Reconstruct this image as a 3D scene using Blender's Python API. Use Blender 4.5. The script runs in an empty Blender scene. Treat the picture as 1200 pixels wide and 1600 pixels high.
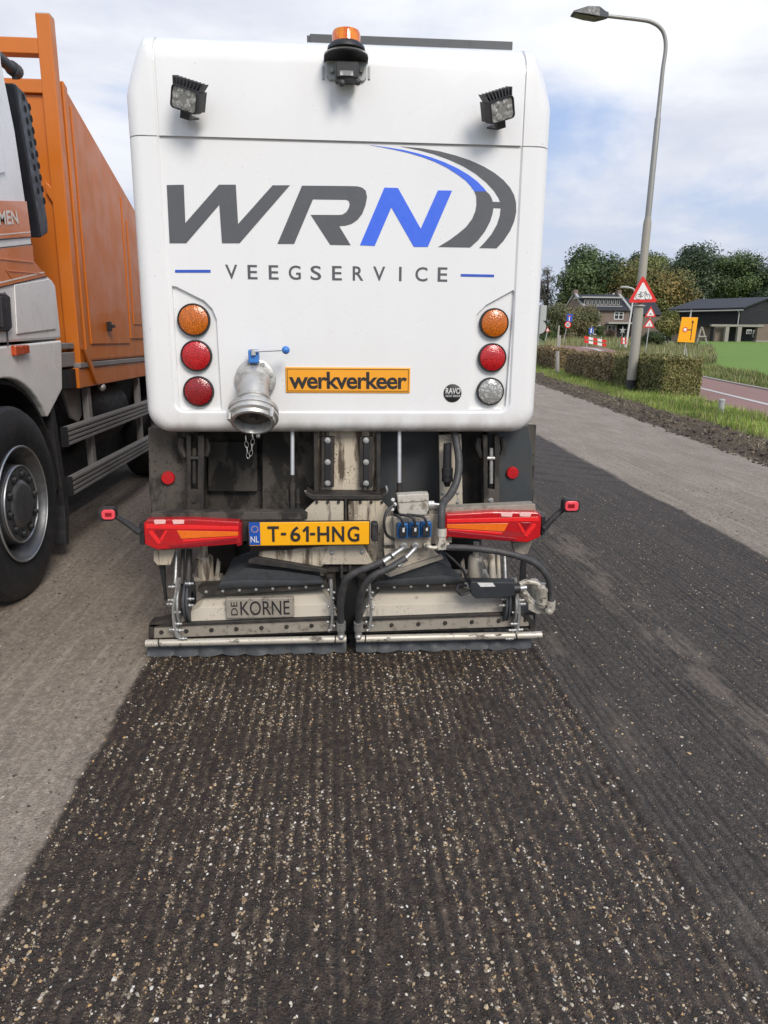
import bpy, bmesh, math, random
import numpy as np
from mathutils import Vector, Matrix, Euler
random.seed(7); RNG = np.random.default_rng(11)
scene = bpy.context.scene
col = scene.collection
PI = math.pi

# ---------------------------------------------------------------- camera
F = 1109.0; CAM_H = 1.4                      # focal length in photo pixels (1200 x 1600), eye height in m
def _n(v): return v / np.linalg.norm(v)
_ly = _n(np.array([518 - 600., 800 - 532., -F]))
_lx = np.array([16250 - 600., 800 - 666., -F]); _lx = _n(_lx - _ly * np.dot(_lx, _ly))
_lz = np.cross(_lx, _ly)
CM = np.array([_lx, _ly, _lz]); CC = np.array([0, 0, CAM_H])
cd = bpy.data.cameras.new('camera'); cam = bpy.data.objects.new('camera', cd); col.objects.link(cam)
cd.sensor_fit = 'VERTICAL'; cd.sensor_height = 36; cd.lens = F / 1600 * 36; cd.clip_start = .05; cd.clip_end = 3000
mw = Matrix.Identity(4)
for i in range(3):
    for j in range(3): mw[i][j] = CM[i][j]
mw[2][3] = CAM_H
cam.matrix_world = mw; scene.camera = cam

# ---------------------------------------------------------------- sky, sun, exposure
SUN_EL, SUN_AZ = math.radians(40), math.radians(158)      # azimuth the sun stands at, clockwise from +Y (behind, a little right)
w = bpy.data.worlds.new('World'); scene.world = w; w.use_nodes = True
nt = w.node_tree; nt.nodes.clear(); N = nt.nodes.new; L = nt.links.new
out = N('ShaderNodeOutputWorld'); bg = N('ShaderNodeBackground'); bg.inputs[1].default_value = 0.10
sky = N('ShaderNodeTexSky'); sky.sky_type = 'NISHITA'; sky.sun_disc = False
sky.sun_elevation = SUN_EL; sky.sun_rotation = SUN_AZ; sky.air_density = 1.0; sky.dust_density = 1.5; sky.ozone_density = 1.5
tc = N('ShaderNodeTexCoord'); sep = N('ShaderNodeSeparateXYZ'); L(tc.outputs['Generated'], sep.inputs[0])
def wm(op, a, b=None, c=None):
    n = N('ShaderNodeMath'); n.operation = op
    for i, v in enumerate((a, b, c)):
        if v is None: continue
        if isinstance(v, (int, float)): n.inputs[i].default_value = v
        else: L(v, n.inputs[i])
    return n.outputs[0]
def wr(v, a, b, c=0., d=1.):
    n = N('ShaderNodeMapRange'); n.interpolation_type = 'SMOOTHSTEP'
    L(v, n.inputs[0])
    for i, q in enumerate((a, b, c, d)): n.inputs[i + 1].default_value = q
    return n.outputs[0]
zz = wm('ADD', wm('MAXIMUM', sep.outputs[2], 0.0), 0.16)
cv = N('ShaderNodeCombineXYZ'); L(wm('DIVIDE', sep.outputs[0], zz), cv.inputs[0]); L(wm('DIVIDE', sep.outputs[1], zz), cv.inputs[1]); cv.inputs[2].default_value = 3.7
def wn(scale, detail, rough, dist=0., off=(0, 0, 0)):
    m = N('ShaderNodeMapping'); m.inputs[1].default_value = off; L(cv.outputs[0], m.inputs[0])
    n = N('ShaderNodeTexNoise'); n.inputs['Scale'].default_value = scale; n.inputs['Detail'].default_value = detail
    n.inputs['Roughness'].default_value = rough; n.inputs['Distortion'].default_value = dist
    L(m.outputs[0], n.inputs['Vector']); return n.outputs[0]
cov = wr(wn(0.75, 7, .56, .4, (1.3, 4.1, 0)), 0.37, 0.55)
shd = wr(wn(1.1, 6, .58, .3, (6.2, 2.4, 1)), 0.34, 0.66)
def wmix(f, a, b):
    n = N('ShaderNodeMix'); n.data_type = 'RGBA'
    (L(f, n.inputs[0]) if not isinstance(f, float) else setattr(n.inputs[0], 'default_value', f))
    for i, v in ((6, a), (7, b)):
        if isinstance(v, tuple): n.inputs[i].default_value = (*v, 1)
        else: L(v, n.inputs[i])
    return n.outputs[2]
cloud = wmix(shd, (7.5, 7.6, 7.9), (5.3, 5.6, 6.4))
blue = wmix(.72, sky.outputs[0], (3.1, 4.3, 7.0))
skyc = wmix(cov, blue, cloud)
low = wr(sep.outputs[2], 0.0, 0.36, 0.9, 0.0)
skyc = wmix(low, skyc, (4.7, 5.05, 5.85))
L(skyc, bg.inputs[0]); L(bg.outputs[0], out.inputs[0])
sd = bpy.data.lights.new('sun', 'SUN'); sun = bpy.data.objects.new('sun', sd); col.objects.link(sun)
sd.energy = 1.9; sd.angle = math.radians(22); sd.color = (1, .93, .85)
# sun lamp shines along its -Z: aim it from the sun's place to the origin
sdir = Vector((math.sin(SUN_AZ) * math.cos(SUN_EL), math.cos(SUN_AZ) * math.cos(SUN_EL), math.sin(SUN_EL)))
sun.rotation_euler = sdir.to_track_quat('Z', 'Y').to_euler()
vs = scene.view_settings; vs.view_transform = 'Standard'; vs.look = 'None'; vs.gamma = 1; vs.exposure = 0.46; vs.use_curve_mapping = False
scene.cycles.max_bounces = 4; scene.cycles.diffuse_bounces = 3; scene.cycles.glossy_bounces = 2; scene.cycles.caustics_reflective = False; scene.cycles.caustics_refractive = False; scene.cycles.transparent_max_bounces = 6

# ---------------------------------------------------------------- helpers
def ray(px, py): return CM @ np.array([px - 600., 800. - py, -F])
def P(px, py, Y):
    d = ray(px, py); return Vector(CC + d * (Y / d[1]))
def XP(px, py, x):
    d = ray(px, py); return Vector(CC + d * (x / d[0]))
def G(px, py, z=0.):
    d = ray(px, py); return Vector(CC + d * ((z - CAM_H) / d[2]))
def S01(t): t = np.clip(t, 0, 1); return t * t * (3 - 2 * t)
def terr(x, y): return 1.75 * S01((np.asarray(y, float) - 22) / 75)
def GT(px, py):
    d = ray(px, py); lo, hi = 2.0, 400.0
    f = lambda Y: CAM_H + d[2] * Y / d[1] - float(terr(0, Y))
    Y = 4.0
    while Y < 400 and f(Y) > 0: Y += .5
    return Vector((d[0] * Y / d[1], Y, float(terr(0, Y))))
def PX(px, Y): return P(px, 540, Y).x
def lin(c):
    c = c / 255.; return c / 12.92 if c <= .04045 else ((c + .055) / 1.055) ** 2.4
def rgb(r, g, b, k=1.): return (lin(r) * k, lin(g) * k, lin(b) * k)

def vnoise(x, y, seed=0):
    xi = np.floor(x).astype(np.int64); yi = np.floor(y).astype(np.int64); fx = x - xi; fy = y - yi
    fx = fx * fx * (3 - 2 * fx); fy = fy * fy * (3 - 2 * fy)
    def h(a, b):
        n = (a * 374761393 + b * 668265263 + seed * 1442695041) & 0xffffffff
        n = ((n ^ (n >> 13)) * 1274126177) & 0xffffffff
        return ((n ^ (n >> 16)) & 0xffff) / 65535.
    return (h(xi, yi) * (1 - fx) + h(xi + 1, yi) * fx) * (1 - fy) + (h(xi, yi + 1) * (1 - fx) + h(xi + 1, yi + 1) * fx) * fy
def fbm(x, y, o=3, seed=0):
    s = 0; a = .5
    for i in range(o): s = s + a * (vnoise(x, y, seed + i) - .5) * 2; x = x * 2.03; y = y * 2.03; a *= .5
    return s

# ---------------------------------------------------------------- materials
class NM:
    """small wrapper that writes node materials"""
    def __init__(s, name):
        s.m = bpy.data.materials.new(name); s.m.use_nodes = True; s.t = s.m.node_tree
        s.b = s.t.nodes['Principled BSDF']; s.pos = s.n('ShaderNodeNewGeometry').outputs['Position']
    def n(s, k): return s.t.nodes.new(k)
    def l(s, a, b): s.t.links.new(a, b)
    def put(s, sock, v):
        if isinstance(v, (int, float)): sock.default_value = v
        elif isinstance(v, tuple): sock.default_value = (*v, 1) if len(v) == 3 else v
        else: s.l(v, sock)
    def math(s, op, a, b=None):
        n = s.n('ShaderNodeMath'); n.operation = op; s.put(n.inputs[0], a)
        if b is not None: s.put(n.inputs[1], b)
        return n.outputs[0]
    def mix(s, f, a, b, mode='MIX'):
        n = s.n('ShaderNodeMix'); n.data_type = 'RGBA'; n.blend_type = mode; s.put(n.inputs[0], f); s.put(n.inputs[6], a); s.put(n.inputs[7], b); return n.outputs[2]
    def noise(s, scale, detail=3, rough=.55, stretch=(1, 1, 1), off=(0, 0, 0), dist=0.):
        mp = s.n('ShaderNodeMapping'); mp.inputs[3].default_value = stretch; mp.inputs[1].default_value = off; s.l(s.pos, mp.inputs[0])
        n = s.n('ShaderNodeTexNoise'); n.inputs['Scale'].default_value = scale; n.inputs['Detail'].default_value = detail
        n.inputs['Roughness'].default_value = rough; n.inputs['Distortion'].default_value = dist; s.l(mp.outputs[0], n.inputs['Vector']); return n.outputs[0]
    def voro(s, scale, stretch=(1, 1, 1), out='Distance'):
        mp = s.n('ShaderNodeMapping'); mp.inputs[3].default_value = stretch; s.l(s.pos, mp.inputs[0])
        n = s.n('ShaderNodeTexVoronoi'); n.inputs['Scale'].default_value = scale; s.l(mp.outputs[0], n.inputs['Vector']); return n.outputs[out]
    def rng(s, v, a, b, c=0., d=1., smooth=True):
        n = s.n('ShaderNodeMapRange'); n.interpolation_type = 'SMOOTHSTEP' if smooth else 'LINEAR'; s.l(v, n.inputs[0])
        for i, q in enumerate((a, b, c, d)): s.put(n.inputs[i + 1], q)
        return n.outputs[0]
    def attr(s, name):
        n = s.n('ShaderNodeAttribute'); n.attribute_name = name; return n.outputs['Color']
    def bump(s, h, strength, dist=.01):
        n = s.n('ShaderNodeBump'); n.inputs['Strength'].default_value = strength; n.inputs['Distance'].default_value = dist; s.l(h, n.inputs['Height']); s.l(n.outputs[0], s.b.inputs['Normal'])
    def out(s, color, rough=.5, metal=0., **kw):
        s.put(s.b.inputs['Base Color'], color); s.put(s.b.inputs['Roughness'], rough); s.put(s.b.inputs['Metallic'], metal)
        for k, v in kw.items(): s.put(s.b.inputs[k.replace('_', ' ')], v)
        return s.m
def sc3(c, k): return tuple(min(1, v * k) for v in c)
def basic(name, c, rough=.5, metal=0., var=.12, vs=9, bump=0., bs=120, dirt=None, dcol=(.05, .04, .032), dsc=14, dst=(1, 1, 1), d0=.5, d1=.66, splat=0., **kw):
    m = NM(name)
    f = m.noise(vs, 4)
    cc = m.mix(f, sc3(c, 1 - var), sc3(c, 1 + var))
    r = m.rng(m.noise(vs * 2.3, 3, off=(3, 1, 2)), .3, .7, max(.02, rough - .08), min(1, rough + .1))
    if dirt:
        df = m.math('MULTIPLY', m.rng(m.noise(dsc, 5, .62, dst, (5, 2, 7)), d0, d1), dirt)
        cc = m.mix(df, cc, dcol); r = m.mix(df, r, (.85, .85, .85))
    if splat:
        sf = m.math('MULTIPLY', m.rng(m.noise(dsc * 9, 2, .5, (1, 1, .8), (1, 8, 3)), .60, .66), m.math('MULTIPLY', m.rng(m.noise(dsc * .5, 3, .6, off=(9, 4, 1)), .40, .62), splat))
        cc = m.mix(sf, cc, dcol)
    if bump: m.bump(m.noise(bs, 4, .6), bump, .004)
    return m.out(cc, r, metal, **kw)

MAT = {}
def mats():
    A = MAT
    # white paint with small flecks of thrown dirt and faint washing streaks
    m = NM('white_paint')
    c = m.mix(m.noise(1.6, 3, off=(2, 2, 2)), (.80, .805, .805), (.84, .845, .845))
    c = m.mix(m.math('MULTIPLY', m.rng(m.noise(7, 4, .6, (1, 1, .12)), .4, .9), .10), c, (.55, .54, .51))
    fl = m.math('MULTIPLY', m.rng(m.noise(120, 1, .4, (1, 1, 1)), .74, .775), m.rng(m.noise(6, 2, .5, off=(4, 4, 1)), .42, .62))
    c = m.mix(m.math('MULTIPLY', fl, .65), c, (.22, .21, .19))
    sepn = m.n('ShaderNodeSeparateXYZ'); m.l(m.pos, sepn.inputs[0])
    grime = m.math('MULTIPLY', m.rng(sepn.outputs[2], 1.12, 1.0), m.rng(m.noise(11, 4, .6, (1, 1, .4)), .35, .7, .1, .55))
    c = m.mix(grime, c, (.33, .30, .25))
    A['white'] = m.out(c, m.rng(m.noise(3, 3), .3, .7, .22, .36), 0., Coat_Weight=.5, Coat_Roughness=.08)
    A['cabwhite'] = basic('cab_white', (.84, .83, .80), .3, var=.03, vs=3, dirt=.12, dcol=(.4, .37, .33), dsc=4, Coat_Weight=.3)
    A['seam'] = basic('seam_rubber', (.12, .12, .12), .7); A['seamg'] = basic('seam_grey', (.55, .55, .55), .6)
    A['grey'] = basic('vinyl_grey', (.095, .10, .11), .42, var=.06, vs=20, dirt=.25, dcol=(.2, .19, .18), dsc=60, d0=.62, d1=.7)
    A['blue'] = basic('vinyl_blue', rgb(62, 108, 232), .4, var=.04, vs=20, dirt=.2, dcol=(.1, .12, .25), dsc=60, d0=.62, d1=.7)
    A['dkblue'] = basic('vinyl_deep_blue', rgb(50, 88, 190), .4, var=.04)
    A['black'] = basic('black_plastic', (.018, .018, .02), .45, var=.25, bump=.15, bs=300)
    A['rubber'] = basic('black_rubber', (.022, .022, .024), .62, var=.3, vs=25, dirt=.25, dcol=(.10, .09, .08), dsc=20, bump=.2, bs=90)
    A['hose'] = basic('hydraulic_hose', (.045, .046, .048), .5, var=.2, vs=40, dirt=.35, dcol=(.13, .115, .10), dsc=30, d0=.45, d1=.7, bump=.1, bs=400)
    A['tyre'] = basic('tyre_rubber', (.016, .017, .019), .6, var=.3, vs=14, dirt=.3, dcol=(.06, .055, .05), dsc=9, bump=.25, bs=60)
    A['bellow'] = basic('rubber_bellows', (.062, .068, .074), .6, var=.25, vs=16, dirt=.4, dcol=(.035, .03, .026), dsc=22, bump=.3, bs=60)
    A['anth'] = basic('anthracite_paint', (.045, .052, .057), .5, var=.2, vs=6, dirt=.5, dcol=(.075, .062, .05), dsc=7, d0=.42, d1=.7)
    A['mudpl'] = basic('muddy_plate', (.078, .068, .056), .7, var=.25, vs=9, dirt=.9, dcol=(.020, .018, .016), dsc=7, dst=(1, 1, .55), d0=.46, d1=.56, splat=.8, bump=.2, bs=50)
    A['dark'] = basic('dark_steel', (.032, .03, .028), .55, .2, var=.35, vs=18, dirt=.6, dcol=(.075, .058, .045), dsc=22, d0=.45, d1=.65, bump=.15, bs=80)
    A['void'] = basic('chassis_black', (.012, .012, .012), .7, var=.3)
    A['cream'] = basic('cream_steel', (.52, .465, .37), .5, var=.12, vs=6, dirt=.75, dcol=(.07, .052, .038), dsc=16, dst=(1.6, 1.6, .3), d0=.55, d1=.70, splat=.85)
    A['creamdirty'] = basic('cream_steel_muddy', (.54, .47, .36), .6, var=.2, vs=8, dirt=.95, dcol=(.075, .052, .034), dsc=15, dst=(1.8, 1.8, .22), d0=.47, d1=.62, splat=1.)
    A['creamlite'] = basic('cream_hood', (.55, .50, .415), .5, var=.08, vs=5, dirt=.55, dcol=(.10, .075, .055), dsc=14, dst=(1.8, 1.8, .25), d0=.60, d1=.72, splat=.6)
    A['strip'] = basic('dusty_strip', (.33, .295, .245), .6, .2, var=.2, vs=20, dirt=.6, dcol=(.07, .055, .042), dsc=30, d0=.52, d1=.7)
    A['zinc'] = basic('galvanised', (.52, .52, .50), .42, .75, var=.2, vs=30, dirt=.5, dcol=(.10, .085, .07), dsc=40, d0=.55, d1=.7)
    A['pipe'] = basic('grimy_pipe', (.56, .52, .44), .45, .35, var=.15, vs=14, dirt=.8, dcol=(.06, .048, .038), dsc=30, dst=(.6, 1, 1), d0=.56, d1=.66, splat=.8)
    A['alu'] = basic('cast_aluminium', (.56, .555, .53), .45, .7, var=.16, vs=18, dirt=.45, dcol=(.18, .165, .14), dsc=16, bump=.12, bs=90)
    A['chrome'] = basic('chrome_rod', (.62, .63, .65), .38, .6, var=.04, vs=30)
    A['bluepl'] = basic('blue_plastic', rgb(66, 128, 205), .35, var=.08)
    A['bluecoil'] = basic('solenoid_blue', rgb(30, 92, 150), .4, var=.2, vs=40, dirt=.4, dsc=60)
    A['whitepl'] = basic('white_plastic', (.7, .7, .68), .45, var=.06, vs=30, dirt=.3, dcol=(.3, .27, .22), dsc=50)
    A['jbox'] = basic('junction_box', (.50, .475, .415), .5, var=.1, vs=20, dirt=.75, dcol=(.12, .085, .05), dsc=18, d0=.5, d1=.62, splat=.5)
    A['sign_orange'] = basic('sign_orange', rgb(244, 166, 42), .4, var=.04)
    A['plate_yellow'] = basic('plate_yellow', rgb(247, 176, 20), .35, var=.05, dirt=.8, dcol=(.06, .045, .03), dsc=30, dst=(3, 1, .12), d0=.66, d1=.70)
    A['ink'] = basic('black_ink', (.02, .019, .02), .5, var=.1)
    A['plate_blue'] = basic('plate_blue', rgb(28, 82, 170), .4, var=.04)
    A['orange'] = basic('orange_paint', rgb(200, 110, 31), .42, var=.03, vs=2, dirt=.22, dcol=(.20, .095, .035), dsc=5, dst=(1, 1, .15), d0=.48, d1=.8, Coat_Weight=.1)
    A['orange_side'] = A['orange']
    A['cab_orange'] = basic('cab_orange', rgb(214, 120, 52), .22, var=.06, vs=3, Coat_Weight=.6)
    A['letter'] = basic('letter_pale', (.78, .72, .64), .5, var=.08)
    A['alurail'] = basic('aluminium_rail', (.30, .29, .275), .55, .3, var=.06, vs=4, dirt=.5, dcol=(.10, .09, .08), dsc=5, dst=(1, .3, 1), d0=.4, d1=.8)  # rail grey darkened to carry the shade between the two vehicles
    A['rim'] = basic('wheel_rim', (.16, .165, .17), .38, .7, var=.15, vs=14, dirt=.4, dcol=(.05, .046, .042), dsc=12)
    A['rimedge'] = basic('rim_edge', (.45, .46, .47), .35, .8, var=.1)
    A['navy'] = basic('intake_black', (.012, .013, .018), .42, var=.2)
    # lenses
    def lens(name, c, sc=190, rough=.12, em=0, bs=.5):
        m = NM(name); v = m.voro(sc); cc = m.mix(m.rng(v, .1, .55), sc3(c, 1.25), sc3(c, .55))
        m.bump(v, bs, .002); return m.out(cc, rough, 0., Coat_Weight=.5, Coat_Roughness=.08, Specular_IOR_Level=.6)
    A['amber'] = lens('lens_amber', rgb(226, 118, 10)); A['red'] = lens('lens_red', rgb(214, 24, 30)); A['dred'] = lens('lens_deep_red', rgb(165, 12, 22))
    A['clear'] = lens('lens_clear', (.50, .50, .48), 90); A['worklens'] = lens('lens_worklamp', (.46, .46, .44), 45, .15)
    A['redflat'] = basic('lamp_red', rgb(188, 20, 28), .15, var=.22, vs=90, dirt=.55, dcol=(.16, .008, .012), dsc=14, dst=(.4, 1, 2), d0=.42, d1=.7, bump=.25, bs=160, Coat_Weight=.5)
    A['redbright'] = basic('lamp_red_bright', rgb(236, 40, 42), .2, var=.12, vs=30, Coat_Weight=.4)
    A['reddeep'] = basic('lamp_red_deep', rgb(140, 16, 30), .18, var=.1, vs=30, Coat_Weight=.4)
    A['orgwedge'] = basic('lamp_orange', rgb(232, 112, 28), .2, var=.15, vs=30, Coat_Weight=.4)
    A['pinkwhite'] = basic('lamp_reflector', rgb(240, 190, 185), .25, var=.1, vs=60, Coat_Weight=.3)
    A['pinkred'] = basic('marker_red', rgb(240, 80, 92), .2, var=.1, vs=60, Coat_Weight=.4)
    m = NM('beacon_amber'); v = m.noise(60, 2, .5, (1, 1, .25)); m.bump(v, .5, .004)
    A['beacon'] = m.out(m.mix(m.rng(v, .4, .62), rgb(255, 150, 25), rgb(226, 88, 0)), .1, 0., Transmission_Weight=.25, Coat_Weight=.4)
    # surroundings
    A['post'] = basic('lamp_post_grey', (.33, .31, .265), .55, var=.1, vs=1.2, dirt=.35, dcol=(.2, .17, .12), dsc=2, dst=(2, 2, .4))
    A['posttop'] = basic('lamp_tube_grey', (.30, .30, .285), .45, .3, var=.06)
    A['lamphead'] = basic('lamp_head_dark', (.07, .075, .08), .45, var=.1)
    A['lampglass'] = basic('lamp_glass', (.16, .16, .15), .2, var=.2, vs=12)
    A['signred'] = basic('sign_red', rgb(214, 40, 36), .4, var=.04); A['signwhite'] = basic('sign_white', (.78, .78, .77), .4, var=.04)
    A['signblue'] = basic('sign_blue', rgb(40, 82, 180), .4, var=.04); A['signyel'] = basic('sign_yellow', rgb(252, 172, 10), .4, var=.04)
    A['signback'] = basic('sign_back', (.42, .44, .43), .5, .3, var=.06); A['galv'] = basic('galv_post', (.45, .46, .45), .5, .4, var=.1)
    A['concrete'] = basic('concrete_post', (.30, .28, .25), .85, var=.2, vs=8, bump=.3)
    A['slate'] = basic('slate_roof', (.028, .030, .037), .75, var=.25, vs=3, bump=.4, bs=8)
    A['trim'] = basic('white_trim', (.66, .66, .64), .5, var=.06); A['trimgrey'] = basic('grey_trim', (.38, .38, .37), .6, var=.08)
    A['pane'] = basic('window_pane', (.035, .04, .045), .08, var=.3, vs=1.5)
    m = NM('brick'); br = m.n('ShaderNodeTexBrick'); mp = m.n('ShaderNodeMapping'); mp.inputs[2].default_value = (PI / 2, 0, 0); m.l(m.pos, mp.inputs[0]); m.l(mp.outputs[0], br.inputs['Vector'])
    br.inputs['Color1'].default_value = (.25, .185, .15, 1); br.inputs['Color2'].default_value = (.19, .14, .115, 1); br.inputs['Mortar'].default_value = (.22, .20, .18, 1); br.inputs['Scale'].default_value = 2.2
    A['brick'] = m.out(m.mix(.35, br.outputs[0], m.mix(m.noise(3, 4), (.09, .065, .05), (.2, .14, .11))), .85)
    A['barn'] = basic('tarred_boards', (.012, .0125, .015), .8, var=.35, vs=3, bump=.4, bs=12)
    A['bark'] = basic('bark', (.075, .06, .045), .9, var=.3, vs=3)
    A['wood'] = basic('weathered_wood', (.34, .31, .27), .8, var=.2, vs=5)
    m = NM('leaf'); c = m.attr('Col'); A['leaf'] = m.out(c, .55, 0., Specular_IOR_Level=.3)
    m = NM('stone'); c = m.attr('Col'); A['stone'] = m.out(m.mix(m.noise(400, 3), m.mix(1., c, (.75, .75, .75), 'MULTIPLY'), c), .6)
    m = NM('grass_field'); A['field'] = m.out(m.mix(m.noise(.5, 5, .6, (1, .35, 1)), m.mix(m.noise(6, 4), (.085, .17, .018), (.16, .27, .036)), m.mix(m.noise(.12, 4, .6), (.10, .20, .022), (.19, .27, .04))), .9); m.bump(m.noise(9, 4, .7), .6, .05)
    m = NM('rough_grass'); A['rough'] = m.out(m.mix(m.noise(.8, 5, .65), m.mix(m.noise(9, 4), (.09, .14, .028), (.16, .20, .05)), (.20, .19, .09)), .95); m.bump(m.noise(7, 5, .7), .9, .08)
    m = NM('soil'); nn = m.noise(26, 6, .72)
    A['soil'] = m.out(m.mix(nn, (.045, .033, .022), m.mix(m.rng(m.noise(2.2, 4, .6), .35, .65), (.105, .078, .050), (.20, .155, .10))), .95); m.bump(nn, 1., .03)
    m = NM('red_asphalt'); A['redpath'] = m.out(m.mix(m.noise(1.2, 4, .6), m.mix(m.noise(60, 3), (.20, .105, .082), (.29, .16, .13)), (.28, .165, .14)), .85)
    A['pathline'] = basic('path_line', (.52, .50, .47), .8, var=.12, vs=4); A['kerbst'] = basic('kerb_stone', (.36, .33, .29), .85, var=.15, vs=4)
    A['mottled'] = None
mats()

# ---------------------------------------------------------------- meshes
ORG = {}
class MB:
    def __init__(s): s.v = []; s.f = []
    def add(s, vs, fs):
        o = len(s.v); s.v += [Vector(v) for v in vs]; s.f += [tuple(i + o for i in f) for f in fs]; return s
    def box(s, x0, x1, y0, y1, z0, z1):
        vs = [(x, y, z) for x in (x0, x1) for y in (y0, y1) for z in (z0, z1)]
        return s.add(vs, [(0, 1, 3, 2), (4, 6, 7, 5), (0, 4, 5, 1), (2, 3, 7, 6), (0, 2, 6, 4), (1, 5, 7, 3)])
    def extr(s, pts, d):                       # polygon of 3-D points pushed along d
        n = len(pts); a = [Vector(p) for p in pts]; d = Vector(d); b = [p + d for p in a]
        nrm = Vector((0, 0, 0))
        for i in range(n): nrm += a[i].cross(a[(i + 1) % n])
        fs = [tuple(range(n)), tuple(range(2 * n - 1, n - 1, -1))] + [(i + n, (i + 1) % n + n, (i + 1) % n, i) for i in range(n)]
        if nrm.dot(d) > 0: fs = [tuple(reversed(f)) for f in fs]
        return s.add(a + b, fs)
    def prism(s, xz, y0, y1): return s.extr([(x, y0, z) for x, z in xz], (0, y1 - y0, 0))
    def cyl(s, p0, p1, r0, r1=None, n=16):
        p0 = Vector(p0); p1 = Vector(p1); r1 = r0 if r1 is None else r1; return s.lathe(p0, p1 - p0, [(0, 0), (r0, 0), (r1, 1), (0, 1)], n, (p1 - p0).length)
    def lathe(s, c, ax, prof, n=20, L=1.):
        c = Vector(c); ax = Vector(ax).normalized(); u = ax.orthogonal().normalized(); w_ = ax.cross(u)
        vs = []; fs = []; rings = []
        for r, h in prof:
            if r < 1e-7: rings.append([len(vs)]); vs.append(c + ax * h * L)
            else:
                rings.append(list(range(len(vs), len(vs) + n)))
                for k in range(n):
                    a = 2 * PI * k / n; vs.append(c + ax * h * L + (u * math.cos(a) + w_ * math.sin(a)) * r)
        for A_, B_ in zip(rings, rings[1:]):
            for k in range(n):
                j = (k + 1) % n
                if len(A_) == 1 and len(B_) == 1: continue
                if len(A_) == 1: fs.append((A_[0], B_[j], B_[k]))
                elif len(B_) == 1: fs.append((A_[k], A_[j], B_[0]))
                else: fs.append((A_[k], A_[j], B_[j], B_[k]))
        return s.add(vs, fs)
    def sphere(s, c, r, n=14):
        return s.lathe(Vector(c) - Vector((0, 0, r)), (0, 0, 1), [(r * math.sin(PI * i / 8), r - r * math.cos(PI * i / 8)) for i in range(9)], n)
    def tube(s, path, r, n=8, smooth=True, closed=False):
        p = [Vector(q) for q in path]
        if smooth and len(p) > 2:
            q = []
            for i in range(len(p) - 1):
                a = p[max(i - 1, 0)]; b = p[i]; c = p[i + 1]; d = p[min(i + 2, len(p) - 1)]
                for k in range(6):
                    t = k / 6; q.append(.5 * ((2 * b) + (c - a) * t + (2 * a - 5 * b + 4 * c - d) * t * t + (3 * b - a - 3 * c + d) * t ** 3))
            p = q + [p[-1]]
        rr = r if callable(r) else (lambda t: r)
        up = None; vs = []; fs = []; m = len(p)
        for i in range(m):
            t = (p[min(i + 1, m - 1)] - p[max(i - 1, 0)]).normalized()
            if up is None: up = t.orthogonal().normalized()
            up = (up - t * up.dot(t)).normalized(); b = t.cross(up)
            for k in range(n):
                a = 2 * PI * k / n; vs.append(p[i] + (up * math.cos(a) + b * math.sin(a)) * rr(i / (m - 1)))
        for i in range(m - 1):
            for k in range(n): fs.append((i * n + k, i * n + (k + 1) % n, (i + 1) * n + (k + 1) % n, (i + 1) * n + k))
        fs.append(tuple(range(n - 1, -1, -1))); fs.append(tuple((m - 1) * n + k for k in range(n)))
        return s.add(vs, fs)
    def torus(s, c, ax, R, r, n=20, k=6, sq=None):
        c = Vector(c); ax = Vector(ax).normalized(); u = Vector(sq[0]).normalized() if sq else ax.orthogonal().normalized(); w_ = ax.cross(u); e = sq[1] if sq else 1.
        vs = []; fs = []
        for i in range(n):
            a = 2 * PI * i / n; d = u * math.cos(a) * e + w_ * math.sin(a)
            for j in range(k):
                b = 2 * PI * j / k; vs.append(c + d * (R + r * math.cos(b)) + ax * r * math.sin(b))
        for i in range(n):
            for j in range(k): fs.append((i * k + j, ((i + 1) % n) * k + j, ((i + 1) % n) * k + (j + 1) % k, i * k + (j + 1) % k))
        return s.add(vs, fs)
    def xf(s, M): s.v = [M @ v for v in s.v]; return s
    def build(s, name, mat, parent=None, smooth=40, bevel=0., seg=2):
        o3 = ORG.get(parent.name, Vector((0, 0, 0))) if parent else Vector((0, 0, 0))
        me = bpy.data.meshes.new(name); me.from_pydata([v - o3 for v in s.v], [], s.f); me.update()
        return finish(me, name, mat, parent, smooth, bevel, seg)
def finish(me, name, mat, parent=None, smooth=40, bevel=0., seg=2):
    ob = bpy.data.objects.new(name, me); col.objects.link(ob)
    me.materials.append(MAT[mat] if isinstance(mat, str) else mat)
    if smooth:
        me.polygons.foreach_set('use_smooth', [True] * len(me.polygons)); me.set_sharp_from_angle(angle=math.radians(smooth))
    if bevel:
        md = ob.modifiers.new('bevel', 'BEVEL'); md.width = bevel; md.segments = seg; md.limit_method = 'ANGLE'; md.angle_limit = math.radians(35); md.harden_normals = False
    if parent: ob.parent = parent; ORG[ob.name] = ORG.get(parent.name, Vector((0, 0, 0)))
    return ob
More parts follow.
